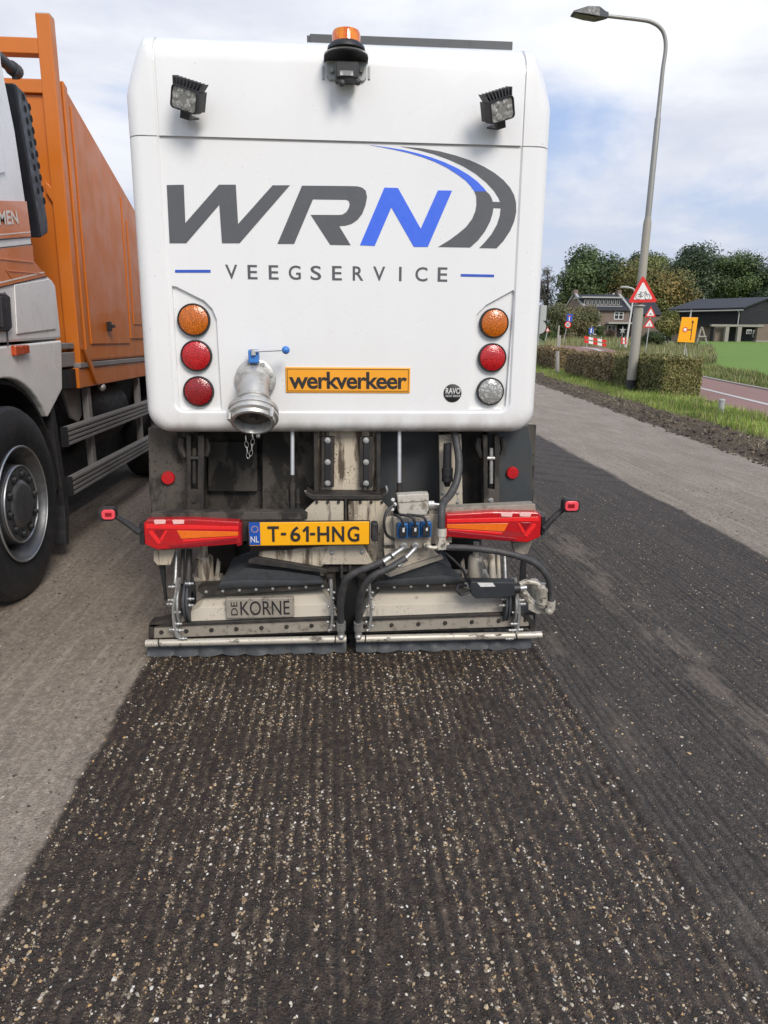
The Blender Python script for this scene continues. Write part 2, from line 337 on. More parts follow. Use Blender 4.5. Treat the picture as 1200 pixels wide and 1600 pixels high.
def np_mesh(name, verts, faces, mat, parent=None, colors=None, smooth=True):
    me = bpy.data.meshes.new(name); verts = np.asarray(verts, np.float32); faces = np.asarray(faces, np.int32); k = faces.shape[1]
    if parent: verts = verts - np.array(ORG.get(parent.name, (0, 0, 0)), np.float32)
    me.vertices.add(len(verts)); me.vertices.foreach_set('co', verts.ravel())
    me.loops.add(faces.size); me.loops.foreach_set('vertex_index', faces.ravel())
    me.polygons.add(len(faces)); me.polygons.foreach_set('loop_start', np.arange(0, faces.size, k, dtype=np.int32))
    me.polygons.foreach_set('use_smooth', np.full(len(faces), smooth))
    if colors is not None:
        a = me.color_attributes.new('Col', 'FLOAT_COLOR', 'POINT'); c4 = np.ones((len(verts), 4), np.float32); c4[:, :3] = colors; a.data.foreach_set('color', c4.ravel())
    me.update(); me.validate()
    return finish(me, name, mat, parent, 0)
def grid_faces(nr, nc):
    i = np.arange(nr - 1)[:, None] * nc + np.arange(nc - 1)[None, :]
    return np.stack([i, i + 1, i + nc + 1, i + nc], -1).reshape(-1, 4)
def root(name, loc, label, cat, group=None):
    o = bpy.data.objects.new(name, None); o.empty_display_size = .2; col.objects.link(o); o.location = loc; ORG[o.name] = Vector(loc); tag(o, label, cat, group); return o
def tag(o, label=None, cat=None, group=None, kind=None):
    for k, v in (('label', label), ('category', cat), ('group', group), ('kind', kind)):
        if v: o[k] = v
    return o
def rect(px0, py0, px1, py1, Y):                  # pixel rectangle of the photo -> upright rectangle on the plane y = Y
    a, b, c, d = P(px0, py0, Y), P(px1, py0, Y), P(px0, py1, Y), P(px1, py1, Y)
    return (a.x + c.x) / 2, (b.x + d.x) / 2, (c.z + d.z) / 2, (a.z + b.z) / 2
def pbox(mb, px0, py0, px1, py1, Y, dep):
    x0, x1, z0, z1 = rect(px0, py0, px1, py1, Y); return mb.box(x0, x1, Y, Y + dep, z0, z1)
def ppoly(mb, pts, Y, dep): return mb.prism([(p.x, p.z) for p in (P(a, b, Y) for a, b in pts)], Y, Y + dep)
def psz(px, Y): return px * Y / F * .99
def text2d(txt, bold=0., space=1.):
    cu = bpy.data.curves.new('t', 'FONT'); cu.body = txt; cu.offset = bold; cu.space_character = space; cu.resolution_u = 4; cu.fill_mode = 'FRONT'
    ob = bpy.data.objects.new('t', cu); col.objects.link(ob); dg = bpy.context.evaluated_depsgraph_get(); me = bpy.data.meshes.new_from_object(ob.evaluated_get(dg))
    v = np.array([q.co[:2] for q in me.vertices]); f = [tuple(p.vertices) for p in me.polygons]
    bpy.data.objects.remove(ob); bpy.data.curves.remove(cu); bpy.data.meshes.remove(me)
    v = (v - v.min(0)) / (v.max(0) - v.min(0)); return v, f
def lettering(name, txt, fn, mat, parent, bold=0., space=1.):  # fn maps (u,v) in 0..1 to a 3-D point
    v, f = text2d(txt, bold, space); mb = MB(); mb.add([fn(a, b) for a, b in v], f); return mb.build(name, mat, parent, 0)
def flat_text(name, txt, px0, py0, px1, py1, Y, mat, parent, bold=0., space=1.):
    x0, x1, z0, z1 = rect(px0, py0, px1, py1, Y); return lettering(name, txt, lambda a, b: (x0 + (x1 - x0) * a, Y, z0 + (z1 - z0) * b), mat, parent, bold, space)
def decal(name, pts, Y, mat, parent):
    mb = MB(); ppoly(mb, pts, Y, .0015); return mb.build(name, mat, parent, 0)
def boolean(ob, cutters):
    for c in cutters:
        md = ob.modifiers.new('b', 'BOOLEAN'); md.operation = 'DIFFERENCE'; md.object = c; md.solver = 'EXACT'
    dg = bpy.context.evaluated_depsgraph_get(); me = bpy.data.meshes.new_from_object(ob.evaluated_get(dg))
    old = ob.data; ob.modifiers.clear(); ob.data = me; bpy.data.meshes.remove(old)
    for c in cutters: m_ = c.data; bpy.data.objects.remove(c); bpy.data.meshes.remove(m_)
    me.polygons.foreach_set('use_smooth', [True] * len(me.polygons)); me.set_sharp_from_angle(angle=math.radians(32)); return ob
# ================================================================ ground
def road_mat():
    m = NM('milled_asphalt'); sp = m.n('ShaderNodeSeparateColor'); m.l(m.attr('Col'), sp.inputs[0]); new, old, val = sp.outputs
    sx = m.n('ShaderNodeSeparateXYZ'); m.l(m.pos, sx.inputs[0]); px_, py_ = sx.outputs[0], sx.outputs[1]
    fine = m.noise(210, 3, .65); med = m.noise(42, 4, .62, (1, .6, 1)); big = m.noise(2.3, 3, .6, (1, .35, 1)); mid = m.noise(95, 3, .62, off=(4, 4, 0)); gr2 = m.voro(46, (1, .75, 1))
    speck = m.rng(m.noise(310, 1, .5, off=(3, 1, 0)), .62, .70); streak = m.noise(24, 3, .6, (1, .05, 1))
    fr = m.rng(fine, .32, .68); mr = m.rng(mid, .40, .66)
    light = m.mix(m.rng(med, .3, .7), (.28, .23, .176), (.48, .41, .33)); light = m.mix(m.math('MULTIPLY', mr, .5), light, (.19, .155, .12)); light = m.mix(m.math('MULTIPLY', m.rng(gr2, .30, .62), .35), light, (.18, .146, .113))
    light = m.mix(m.rng(big, .3, .7), m.mix(1., light, (.80, .78, .76), 'MULTIPLY'), light); light = m.mix(m.math('MULTIPLY', m.rng(streak, .52, .70), .34), light, (.50, .43, .35)); light = m.mix(m.math('MULTIPLY', m.rng(streak, .46, .30), .42), light, (.17, .14, .11))
    light = m.mix(m.math('MULTIPLY', m.rng(m.noise(13, 4, .7, (1, .5, 1), (6, 3, 0)), .60, .70), .6), light, (.13, .105, .083)); light = m.mix(m.math('MULTIPLY', speck, .35), light, (.66, .60, .52))
    oldc = m.mix(fr, (.028, .0225, .019), (.118, .096, .079)); oldc = m.mix(m.math('MULTIPLY', m.rng(gr2, .30, .58), .6), oldc, (.020, .0165, .015)); oldc = m.mix(m.math('MULTIPLY', mr, .3), oldc, (.12, .10, .085)); oldc = m.mix(m.math('MULTIPLY', speck, .6), oldc, (.38, .33, .27))
    oldc = m.mix(m.math('MULTIPLY', m.rng(val, .35, .95), .55), oldc, (.016, .0135, .0125))
    # bands of dust left along the old pass
    bandf = m.rng(m.math('ABSOLUTE', m.math('SUBTRACT', m.math('ADD', px_, m.math('MULTIPLY', py_, -.035)), 1.50)), .20, .02); band2 = m.rng(m.math('ABSOLUTE', m.math('SUBTRACT', px_, 1.06)), .10, .0)
    dn = m.noise(5.5, 4, .68, (1.6, .45, 1), (2.2, 0, 0)); dust = m.math('MULTIPLY', m.math('ADD', m.math('MULTIPLY', m.rng(dn, .42, .62), bandf), m.math('ADD', m.math('MULTIPLY', m.rng(dn, .46, .66), m.math('MULTIPLY', band2, .7)), m.math('MULTIPLY', m.rng(dn, .60, .78), .5))), m.rng(mid, .62, .36, .35, .85))
    oldc = m.mix(m.math('MULTIPLY', dust, .85), oldc, (.26, .215, .17))
    newc = m.mix(fr, (.0105, .0075, .0058), (.088, .060, .041)); newc = m.mix(m.math('MULTIPLY', m.rng(gr2, .30, .55), .6), newc, (.013, .0105, .0095)); newc = m.mix(m.math('MULTIPLY', m.rng(med, .5, .72), .4), newc, (.085, .062, .045))
    vf = m.math('MULTIPLY', m.math('MULTIPLY', val, m.rng(med, .42, .70)), .55)
    newc = m.mix(vf, newc, (.17, .128, .085)); newc = m.mix(m.math('MULTIPLY', m.math('MULTIPLY', m.rng(mid, .56, .66), m.rng(val, .35, .9)), .55), newc, (.36, .28, .19))
    c = m.mix(old, light, oldc); c = m.mix(new, c, newc)
    r = m.mix(new, (.9, .9, .9), m.mix(fr, (.34, .34, .34), (.66, .66, .66)))
    m.bump(m.math('ADD', m.math('MULTIPLY', fine, .5), m.math('MULTIPLY', mid, .9)), 1., .012)
    return m.out(c, r, 0.)
MAT['road'] = road_mat()
XL, XR0 = -0.833, 0.944
def groove_warp(x, y): return .011 * fbm(y * .35, x * 2.6, 3, 31)
def road_right(y): return 5.22 + .1207 * (y - 8.08)
def masks(x, y):
    wob = .018 * fbm(y * 5, x * 0 + 3.3, 3, 5) + .016 * fbm(y * 34, x * 26, 3, 9)
    wob2 = .05 * fbm(y * 1.6, x * 0 + 8.1, 3, 15) + .015 * fbm(y * 16, x * 9, 2, 19)
    s = lambda v, k: S01(v / k + .5)
    new = s(x + wob - XL, .02) * s(XR0 + wob - x, .05) * s(3.35 - y, .1)
    old = s(x + wob - XL - .9 * S01((y - 2.9) / .5), .03) * s(2.78 + .036 * y + wob2 - x, .05)
    xx = x + groove_warp(x, y) + .004 * fbm(y * 11, x * 9, 2, 33)
    ph = xx / .037; val = .5 - .5 * np.cos(2 * PI * ph); k = np.floor(ph)
    dep = .25 + 1.1 * vnoise(k * 1.7, y * .8, 41) * (.55 + .9 * vnoise(k * 3.1, y * 7, 43))
    return new, old, val, dep
def road_h(x, y):
    new, old, val, dep = masks(x, y)
    amp = .0009 + .0027 * np.maximum(new, old * .55)
    h = -amp * dep * val * 1.5
    h = h + (.0032 + .0036 * new) * fbm(x * 60, y * 45, 3, 51) + .0026 * fbm(x * 20, y * 11, 2, 57)
    h = h + .011 * np.exp(-((x - XR0 - .012 * fbm(y * 4, 0 * x, 2, 5)) / .02) ** 2) * (.5 + .8 * vnoise(y * 14, x * 0, 61)) * S01((3.3 - y) / .3)
    return h, new, old, val * (0.4 + .6 * dep)
ys = [.55]
while ys[-1] < 7: ys.append(ys[-1] + max(.009, .006 * ys[-1]))
ys[-1] = 7.0
xs = np.arange(-2.2, 4.0001, .008); X_, Y_ = np.meshgrid(xs, np.array(ys))
h, nw, ol, va = road_h(X_, Y_)
fade = S01((X_ + 2.2) / .2) * S01((4.0 - X_) / .2) * S01((7 - Y_) / .5) * S01((Y_ - .55) / .1)
road = np_mesh('road', np.stack([X_, Y_, h * fade], -1).reshape(-1, 3), grid_faces(*X_.shape), 'road', None, np.stack([nw, ol, va], -1).reshape(-1, 3))
tag(road, kind='structure')
def sheet(name, xl, xr, yv, nc, mat, dz=0., fine=True, parent=None, colf=None):
    yv = np.asarray(yv, float)[:, None]; t = np.linspace(0, 1, nc)[None, :]; x = xl(yv) + (xr(yv) - xl(yv)) * t; y = np.broadcast_to(yv, x.shape)
    z = terr(x, y) + dz; c = colf(x, y).reshape(-1, 3) if colf else None
    return np_mesh(name, np.stack([x, y, z], -1).reshape(-1, 3), grid_faces(*x.shape), mat, parent, c)
def rc(x, y): a, b, v, d = masks(x, y); return np.stack([a, b, np.where(y < 12, v * (.4 + .6 * d), .3)], -1)
k_ = lambda v: (lambda y: v + 0 * y)
sheet('road_surface', k_(-5.2), lambda y: road_right(y), np.concatenate([np.arange(7, 30, .1), np.arange(30, 120, 1.)]), 260, 'road', 0, parent=road, colf=rc)
sheet('road_surface', k_(-5.2), k_(-2.2), np.arange(-6, 7.01, .25), 24, 'road', 0, parent=road, colf=rc)
sheet('road_surface', k_(4.0), lambda y: np.maximum(road_right(y), 4.02), np.arange(-6, 7.01, .1), 24, 'road', 0, parent=road, colf=rc)
sheet('road_surface', k_(-2.2), k_(4.0), np.arange(-6, .5501, .05), 200, 'road', 0, parent=road, colf=rc)
gx = np.concatenate([np.arange(-600, -40, 40), np.arange(-40, 120, 4), np.arange(120, 900, 40)]); gy = np.concatenate([np.arange(-200, -20, 30), np.arange(-20, 140, 2.), np.arange(140, 1500, 60)])
GX, GY = np.meshgrid(gx, gy)
gz = terr(GX, GY) - .05 - .06 * ((GX < road_right(GY)) & (GX > -8))
tag(np_mesh('ground', np.stack([GX, GY, gz], -1).reshape(-1, 3), grid_faces(*GX.shape), 'rough'), kind='structure')

# loose chippings in the milled grooves: many small, one mesh; the biggest lie as single stones
ico = bmesh.new(); bmesh.ops.create_icosphere(ico, subdivisions=1, radius=1); IV = np.array([v.co[:] for v in ico.verts]); IF = np.array([[v.index for v in f.verts] for f in ico.faces]); ico.free()
PAL = np.array([(.60, .50, .36), (.52, .41, .26), (.40, .29, .17), (.66, .59, .48), (.33, .26, .19), (.50, .31, .14), (.56, .48, .37), (.20, .16, .13), (.55, .39, .21), (.78, .74, .66), (.28, .21, .15), (.45, .34, .22)])
def stone_field(n, x0, x1, y0, y1, groove, smin, smax, power=3.0):
    x = RNG.uniform(x0, x1, n); y = y0 + (y1 - y0) * RNG.random(n) ** 1.1
    k = np.round(x / .037 - .5) + .5
    ing = RNG.random(n) < groove
    x = np.where(ing, k * .037 - groove_warp(x, y) + RNG.normal(0, .0058, n), x)
    keep = RNG.random(n) < .04 + 1.25 * vnoise(x * 26, y * 7, 77) ** 2.2 + .5 * vnoise(x * 3.3, y * 2.2, 79) ** 2
    x = x[keep]; y = y[keep]; s = smin + (smax - smin) * RNG.random(len(x)) ** power
    return x, y, s
def stones(name, x, y, s, parent=None, pal=PAL):
    n = len(x); hz, a, b, c = road_h(x, y)
    R_ = RNG.normal(size=(n, 4)); R_ /= np.linalg.norm(R_, axis=1)[:, None]; q0, q1, q2, q3 = R_.T
    rot = np.stack([1 - 2 * (q2 * q2 + q3 * q3), 2 * (q1 * q2 - q0 * q3), 2 * (q1 * q3 + q0 * q2), 2 * (q1 * q2 + q0 * q3), 1 - 2 * (q1 * q1 + q3 * q3), 2 * (q2 * q3 - q0 * q1), 2 * (q1 * q3 - q0 * q2), 2 * (q2 * q3 + q0 * q1), 1 - 2 * (q1 * q1 + q2 * q2)], -1).reshape(n, 3, 3)
    v = IV[None] * RNG.uniform(.55, 1.3, (n, len(IV), 1)) * RNG.uniform(.4, 1.45, (n, 1, 3)); v = np.einsum('nij,nvj->nvi', rot, v) * s[:, None, None]
    v[:, :, 2] *= .75
    v += np.stack([x, y, hz + s * .05], -1)[:, None, :]
    f = IF[None] + (np.arange(n) * len(IV))[:, None, None]
    cc = pal[RNG.integers(0, len(pal), n)] * RNG.uniform(.5, 1.08, (n, 1)); cc = np.repeat(cc[:, None, :], len(IV), 1)
    return np_mesh(name, v.reshape(-1, 3), f.reshape(-1, 3), 'stone', parent, cc.reshape(-1, 3), smooth=False)
A1 = stone_field(86000, XL, XR0, .95, 3.12, .72, .0006, .0056, 4.0)
A2 = stone_field(24000, XR0, 2.95, .9, 7.0, .45, .0009, .0048, 2.8)
A3 = stone_field(4000, -2.1, XL, 1.0, 6.0, .1, .0008, .0034, 3)
A4 = stone_field(1500, 2.9, 3.9, 3., 7.0, .1, .0009, .004, 3)
X4 = [np.concatenate(q) for q in zip(A1, A2, A3, A4)]
tag(stones('loose_chippings', *X4), 'pale tan and white stone chippings lying in rows in the milled grooves', 'chippings', kind='stuff')
B1 = stone_field(13000, -2.1, XL, .9, 6.5, .25, .001, .0075, 4.); B2 = stone_field(5000, 2.95, 3.95, 2.8, 6.9, .25, .0015, .008, 3.5); B3 = stone_field(11000, XR0, 2.95, .9, 5., .3, .0015, .0065, 3.)
tag(stones('asphalt_crumbs', *[np.concatenate(q) for q in zip(B1, B2, B3)], pal=np.array([(.10, .08, .065), (.22, .18, .14), (.30, .25, .20), (.07, .058, .05), (.16, .13, .105), (.42, .36, .29)])), 'dull grey and brown asphalt crumbs strewn over the dusty road surface', 'crumbs', kind='stuff')
bx, by, bs = stone_field(210, XL, 1.6, 1.12, 2.3, .8, .0046, .0078, 2.2)
for i in range(min(len(bx), 130)): stones('stone', bx[i:i + 1], by[i:i + 1], bs[i:i + 1], road)

# verge: strip of turned soil, grass, red cycle path, field
rv = np.concatenate([np.arange(2.5, 14, .05), np.arange(14, 40, .12)])
def soil_w(y): return .95 + .25 * fbm(y * .5, 0 * y, 2, 71)
yv = rv[:, None]; t = np.linspace(0, 1, 40)[None, :]; sx = road_right(yv) - .10 + .06 * fbm(yv * 3, 0 * yv, 3, 73) + (soil_w(yv) + .25) * t; sy = np.broadcast_to(yv, sx.shape)
prof = np.sin(PI * np.clip(t * 1.1, 0, 1)) ** .6
sz = terr(sx, sy) - .02 + prof * (.07 + .07 * fbm(sx * 4, sy * 4, 3, 81) + .07 * fbm(sx * 13, sy * 13, 3, 83)) + .02 * t
tag(np_mesh('soil_strip', np.stack([sx, sy, sz], -1).reshape(-1, 3), grid_faces(*sx.shape), 'soil'), kind='structure')
def soil_out(y): return road_right(y) - .10 + soil_w(y) + .2
pn = lambda y: 8.2 + .25 * (y - 12.8) ; pf = lambda y: 13.2 + .243 * (y - 20.9)
sheet('grass_verge', lambda y: soil_out(y) - .12, lambda y: pn(y) + .02, np.arange(0, 40, .5), 8, 'rough', .02); tag(bpy.data.objects['grass_verge'], kind='structure')
path = tag(sheet('cycle_path', pn, pf, np.arange(-4, 52, 1.), 8, 'redpath', .035), kind='structure')
sheet('path_marking', lambda y: pn(y) + 1.02, lambda y: pn(y) + 1.2, np.arange(-4, 52, 1.), 2, 'pathline', .042, parent=path)
kb = MB()
for a in np.arange(0, 50, 1.0):
    p, q = Vector((pf(a), a, float(terr(0, a)))), Vector((pf(a + .985), a + .985, float(terr(0, a + .985))))
    kb.extr([p + Vector((0, 0, -.02)), p + Vector((.14, 0, -.02)), p + Vector((.14, 0, .075)), p + Vector((0, 0, .075))], q - p)
kb.build('kerb', 'kerbst', path, 0)
# junction where the path meets the side road
jp = [(846, 552), (960, 555), (990, 560), (975, 551), (950, 546), (915, 541.5), (880, 540.5), (848, 541)]
jt = [GT(*p) + Vector((0, 0, .06)) for p in jp]
mb = MB(); mb.extr(jt, (0, 0, -.03)); tag(mb.build('side_road', 'redpath', None, 0), kind='structure')
mb = MB(); ln = [GT(*p) for p in ((880, 543.2), (905, 544), (925, 546.5), (935, 550))]
for a, b in zip(ln, ln[1:]):
    w_ = Vector((.12, 0, 0)); u = Vector((0, 0, .075)); mb.add([a + u, a + w_ + u + Vector((.3, 0, 0)), b + w_ + u + Vector((.3, 0, 0)), b + u], [(0, 1, 2, 3)])
mb.build('path_marking', 'pathline', bpy.data.objects['side_road'], 0)
fa, fb = GT(1098, 568), GT(1200, 590); fk = (fb.y - fa.y) / (fb.x - fa.x)
nx_ = np.linspace(0, 1, 40)[None, :]; Yf = np.arange(0, 1.001, .02)[:, None]
xl = lambda y: PX(1092, 1) * y
fy = 26 + (96 - 26) * Yf; fx0 = np.maximum(xl(fy), fa.x + (fy - fa.y) / fk + 0 * fy)
fx = fx0 + (110 - fx0) * nx_; fy2 = np.broadcast_to(fy, fx.shape)
tag(np_mesh('field', np.stack([fx, fy2, terr(fx, fy2) + .03], -1).reshape(-1, 3), grid_faces(*fx.shape), 'field'), kind='structure')
# grass blades
def blades(name, pts, hmin, hmax, wd, cols, label, lean=.35, parent=None):
    n = len(pts); ang = RNG.uniform(0, 2 * PI, n); hh = RNG.uniform(hmin, hmax, n) * (.45 + 1.1 * vnoise(pts[:, 0] * 2.7, pts[:, 1] * 2.7, 7)); w2 = wd * RNG.uniform(.6, 1.3, n)
    la = RNG.uniform(0, 2 * PI, n); ll = hh * lean * RNG.uniform(.2, 1.4, n)
    dx = np.cos(ang) * w2; dy = np.sin(ang) * w2; z0 = np.zeros(n)
    b0 = pts + np.stack([dx, dy, z0], -1); b1 = pts - np.stack([dx, dy, z0], -1)
    md = pts + np.stack([np.cos(la) * ll * .35, np.sin(la) * ll * .35, hh * .6], -1); m0 = md + .7 * np.stack([dx, dy, z0], -1); m1 = md - .7 * np.stack([dx, dy, z0], -1)
    tp = pts + np.stack([np.cos(la) * ll, np.sin(la) * ll, hh], -1)
    v = np.stack([b0, b1, m1, m0, tp], 1).reshape(-1, 3); i = (np.arange(n) * 5)[:, None]
    f = np.concatenate([i + np.array([[0, 1, 2]]), i + np.array([[0, 2, 3]]), i + np.array([[3, 2, 4]])])
    c = np.array(cols)[RNG.integers(0, len(cols), n)] * RNG.uniform(.75, 1.25, (n, 1)) * (.6 + .8 * vnoise(pts[:, 0] * 1.3, pts[:, 1] * 1.3, 8))[:, None]; c = np.repeat(c[:, None], 5, 1).reshape(-1, 3)
    o = np_mesh(name, v, f, 'leaf', parent, c, smooth=True); return tag(o, label, 'grass', kind='stuff')
def band(n, y0, y1, lo, hi, p=1.):
    y = y0 + (y1 - y0) * RNG.random(n) ** p; x = lo(y) + (hi(y) - lo(y)) * RNG.random(n); k = RNG.random(n) < .25 + vnoise(x * 2.2, y * 2.2, 91)
    x, y = x[k], y[k]; return np.stack([x, y, terr(x, y) + .02], -1)
GR = [(.17, .28, .035), (.22, .33, .05), (.13, .22, .03), (.30, .33, .10), (.26, .32, .07), (.33, .29, .14)]
blades('verge_grass', band(34000, 8, 42, lambda y: soil_out(y) - .18, lambda y: np.minimum(pn(y), soil_out(y) + 2.2), 1.5), .05, .17, .006, GR, 'bright green grass on the verge beside the strip of turned soil')
DR = [(.22, .22, .09), (.15, .20, .05), (.28, .25, .13), (.11, .16, .04), (.18, .23, .06)]
blades('ditch_grass', band(26000, 20, 60, lambda y: pf(y) + .5, lambda y: pf(y) + 3.2), .05, .22, .014, DR, 'rough tufted ditch grass between the red path and the field')
blades('rough_grass', np.concatenate([band(20000, 40, 62, lambda y: xl(y) - 5.5, lambda y: xl(y) + 1.2), band(9000, 62, 92, lambda y: PX(850, 1) * y, lambda y: PX(1000, 1) * y)]), .10, .55, .02, [(.28, .26, .13), (.20, .22, .08), (.34, .30, .19), (.15, .20, .05)], 'tall dry grass behind the hedge around the yellow sign', .3)

# clods and straw on the turned soil
def clods():
    n = 5200; y = 3.2 + 27 * RNG.random(n) ** 1.7; x = road_right(y) - .14 + (soil_w(y) + .3) * RNG.random(n); sz_ = .006 + .034 * RNG.random(n) ** 3
    tt = (x - road_right(y) + .10) / (soil_w(y) + .25); z = terr(x, y) - .02 + np.sin(PI * np.clip(tt * 1.1, .02, .98)) ** .6 * (.07 + .07 * fbm(x * 4, y * 4, 3, 81) + .07 * fbm(x * 13, y * 13, 3, 83)) + .02 * tt
    v = IV[None] * RNG.uniform(.6, 1.25, (n, len(IV), 1)) * RNG.uniform(.6, 1.3, (n, 1, 3)) * sz_[:, None, None] + np.stack([x, y, np.maximum(z, .004) + sz_ * .2], -1)[:, None]
    cc = np.array([(.105, .075, .047), (.062, .045, .03), (.16, .12, .08), (.085, .063, .041)])[RNG.integers(0, 4, n)] * RNG.uniform(.7, 1.2, (n, 1))
    return np_mesh('soil_clods', v.reshape(-1, 3), (IF[None] + (np.arange(n) * len(IV))[:, None, None]).reshape(-1, 3), 'stone', None, np.repeat(cc[:, None], len(IV), 1).reshape(-1, 3), smooth=False)
tag(clods(), 'brown crumbs of earth along the turned strip at the road edge', 'soil crumbs', kind='stuff')
st_ = band(9000, 6, 34, lambda y: road_right(y) + .15, lambda y: soil_out(y) + .1, 1.5); st_[:, 2] += .03
tag(blades('straw', st_, .01, .07, .004, [(.30, .25, .16), (.22, .18, .11), (.36, .31, .21), (.14, .12, .07)], 'dry straw scattered over the strip of turned soil', 2.2), None, 'straw')
# ================================================================ street sweeper
YB = 3.15
SW = root('street_sweeper', (.055, 4.6, 0), 'white compact road sweeper seen from behind with grey and blue lettering', 'sweeper')
BX0, BX1, BZ0, BZ1 = -.808, .918, 1.0, 2.578
REC = .009
SEAM = (P(252, 212, YB).z + P(815, 229, YB).z) / 2
def rrect(x0, x1, z0, z1, rb, rtx, rtz, n=10, pw=1.):
    pts = []; sg = lambda v, e: math.copysign(abs(v) ** e, v)
    def arc(cx, cz, rx, rz, a0, a1, pw=1.):
        for i in range(n + 1):
            a = a0 + (a1 - a0) * i / n; pts.append((cx + rx * sg(math.cos(a), pw), cz + rz * sg(math.sin(a), pw)))
    arc(x1 - rb, z0 + rb, rb, rb, -PI / 2, 0); arc(x1 - rtx, z1 - rtz, rtx, rtz, 0, PI / 2, pw); arc(x0 + rtx, z1 - rtz, rtx, rtz, PI / 2, PI, pw); arc(x0 + rb, z0 + rb, rb, rb, PI, 1.5 * PI)
    return pts
RS, RB_, RT = .062, .052, .12                 # rounding of the rear edge at sides, bottom, top
def body_rings(recess):
    o = rrect(BX0, BX1, BZ0, BZ1, .105, .075, .24, pw=1.5); i = rrect(BX0 + RS, BX1 - RS, BZ0 + RB_, BZ1 - RT, .075, .045, .15, pw=1.5)
    rings = [[(x, YB + 2.9, z) for x, z in o], [(x, YB + .35, z) for x, z in o]]
    for k in range(0, 9):
        a = PI / 2 * k / 8; t = 1 - math.cos(a); ring = []
        for (xo, zo), (xi, zi) in zip(o, i):
            wt = S01((zo - 2.25) / .3); r = RS + (RT + .03 - RS) * float(wt); ring.append((xo + (xi - xo) * t, YB + r * (1 - math.sin(a)), zo + (zi - zo) * t))
        rings.append(ring)
    if recess:
        j = rrect(BX0 + .122, BX1 - .122, BZ0 + .088, BZ1 - RT - .004, .05, .05, .1); j2 = rrect(BX0 + .130, BX1 - .130, BZ0 + .097, BZ1 - RT - .010, .045, .045, .09)
        rings += [[(x, YB, z) for x, z in j], [(x, YB + REC, z) for x, z in j2]]
    m = len(o); mb = MB(); vs = [p for r in rings for p in r]; fs = []
    for k in range(len(rings) - 1):
        for q in range(m): fs.append((k * m + q, k * m + (q + 1) % m, (k + 1) * m + (q + 1) % m, (k + 1) * m + q))
    fs.append(tuple(range(m))[::-1]); fs.append(tuple((len(rings) - 1) * m + q for q in range(m)))
    return mb.add(vs, fs)
def cut(ob, z, keep_low):
    bm = bmesh.new(); bm.from_mesh(ob.data); o3 = ORG.get(ob.name, Vector((0, 0, 0)))
    g = bmesh.ops.bisect_plane(bm, geom=bm.verts[:] + bm.edges[:] + bm.faces[:], plane_co=Vector((0, 0, z)) - o3, plane_no=(0, 0, 1), clear_outer=keep_low, clear_inner=not keep_low)
    ed = [e for e in bm.edges if e.is_boundary]; bmesh.ops.contextual_create(bm, geom=ed); bmesh.ops.recalc_face_normals(bm, faces=bm.faces[:]); bm.to_mesh(ob.data); bm.free()
body = body_rings(True).build('body', 'white', SW, 0); cut(body, SEAM - .0022, True)
POCK_L = [(267, 444.5), (274, 445.3), (319, 468), (331.7, 480.7), (338.8, 497.7), (347.3, 643), (289, 643), (281, 640), (278, 633.7)]
POCK_R = [(803.5, 451), (805.6, 455), (791.5, 637), (785.5, 641.8), (733.6, 641.8), (740.5, 503.5), (745, 490), (760, 475)]
cs = []
for pk in (POCK_L, POCK_R):
    mb = MB(); q = [P(a, b, YB) for a, b in pk]; c0 = sum(q, Vector()) / len(q); c0.y = YB
    a_ = [Vector((p.x, YB - .03, p.z)) for p in [c0 + (v - c0) * 1.03 for v in q]]; b_ = [Vector((p.x, YB + .023, p.z)) for p in [c0 + (v - c0) * .965 for v in q]]
    n = len(q); fs = [tuple(range(n)), tuple(range(2 * n - 1, n - 1, -1))] + [(i + n, (i + 1) % n + n, (i + 1) % n, i) for i in range(n)]
    mb.add(a_ + b_, fs); o = mb.build('cutter', 'white', SW, 0)
    bm = bmesh.new(); bm.from_mesh(o.data); bmesh.ops.recalc_face_normals(bm, faces=bm.faces[:]); bm.to_mesh(o.data); bm.free(); cs.append(o)
boolean(body, cs)
hood = body_rings(False).build('hood', 'white', SW, 0); cut(hood, SEAM + .0022, False)
cs = []
for gx_ in (BX0 + .128, BX1 - .128):
    pr = []
    for k in range(9):
        a = PI / 2 * k / 8; r = RT + .03; pr.append((YB + .007 + r * (1 - math.sin(a)), BZ1 - RT - .02 + (RT + .012) * (1 - math.sin(PI / 2 - a)) if k < 8 else SEAM - .05))
    pr = [(YB + .007 + (RT + .03) * (1 - math.sin(PI / 2 * k / 8)), BZ1 - .007 - RT * (1 - math.cos(PI / 2 * k / 8))) for k in range(9)] + [(YB + .007, SEAM - .05), (YB - .1, SEAM - .05), (YB - .1, BZ1 + .1), (YB + .16, BZ1 + .1)]
    mb = MB(); mb.extr([(gx_ - .005, y, z) for y, z in pr], (.010, 0, 0)); o = mb.build('cutter', 'white', SW, 0)
    bm = bmesh.new(); bm.from_mesh(o.data); bmesh.ops.recalc_face_normals(bm, faces=bm.faces[:]); bm.to_mesh(o.data); bm.free(); cs.append(o)
boolean(hood, cs)
mb = MB(); mb.box(BX0 + .075, BX1 - .075, YB + .0086, YB + 2.88, SEAM - .006, SEAM + .006); mb.build('seam_seal', 'seamg', SW, 0)
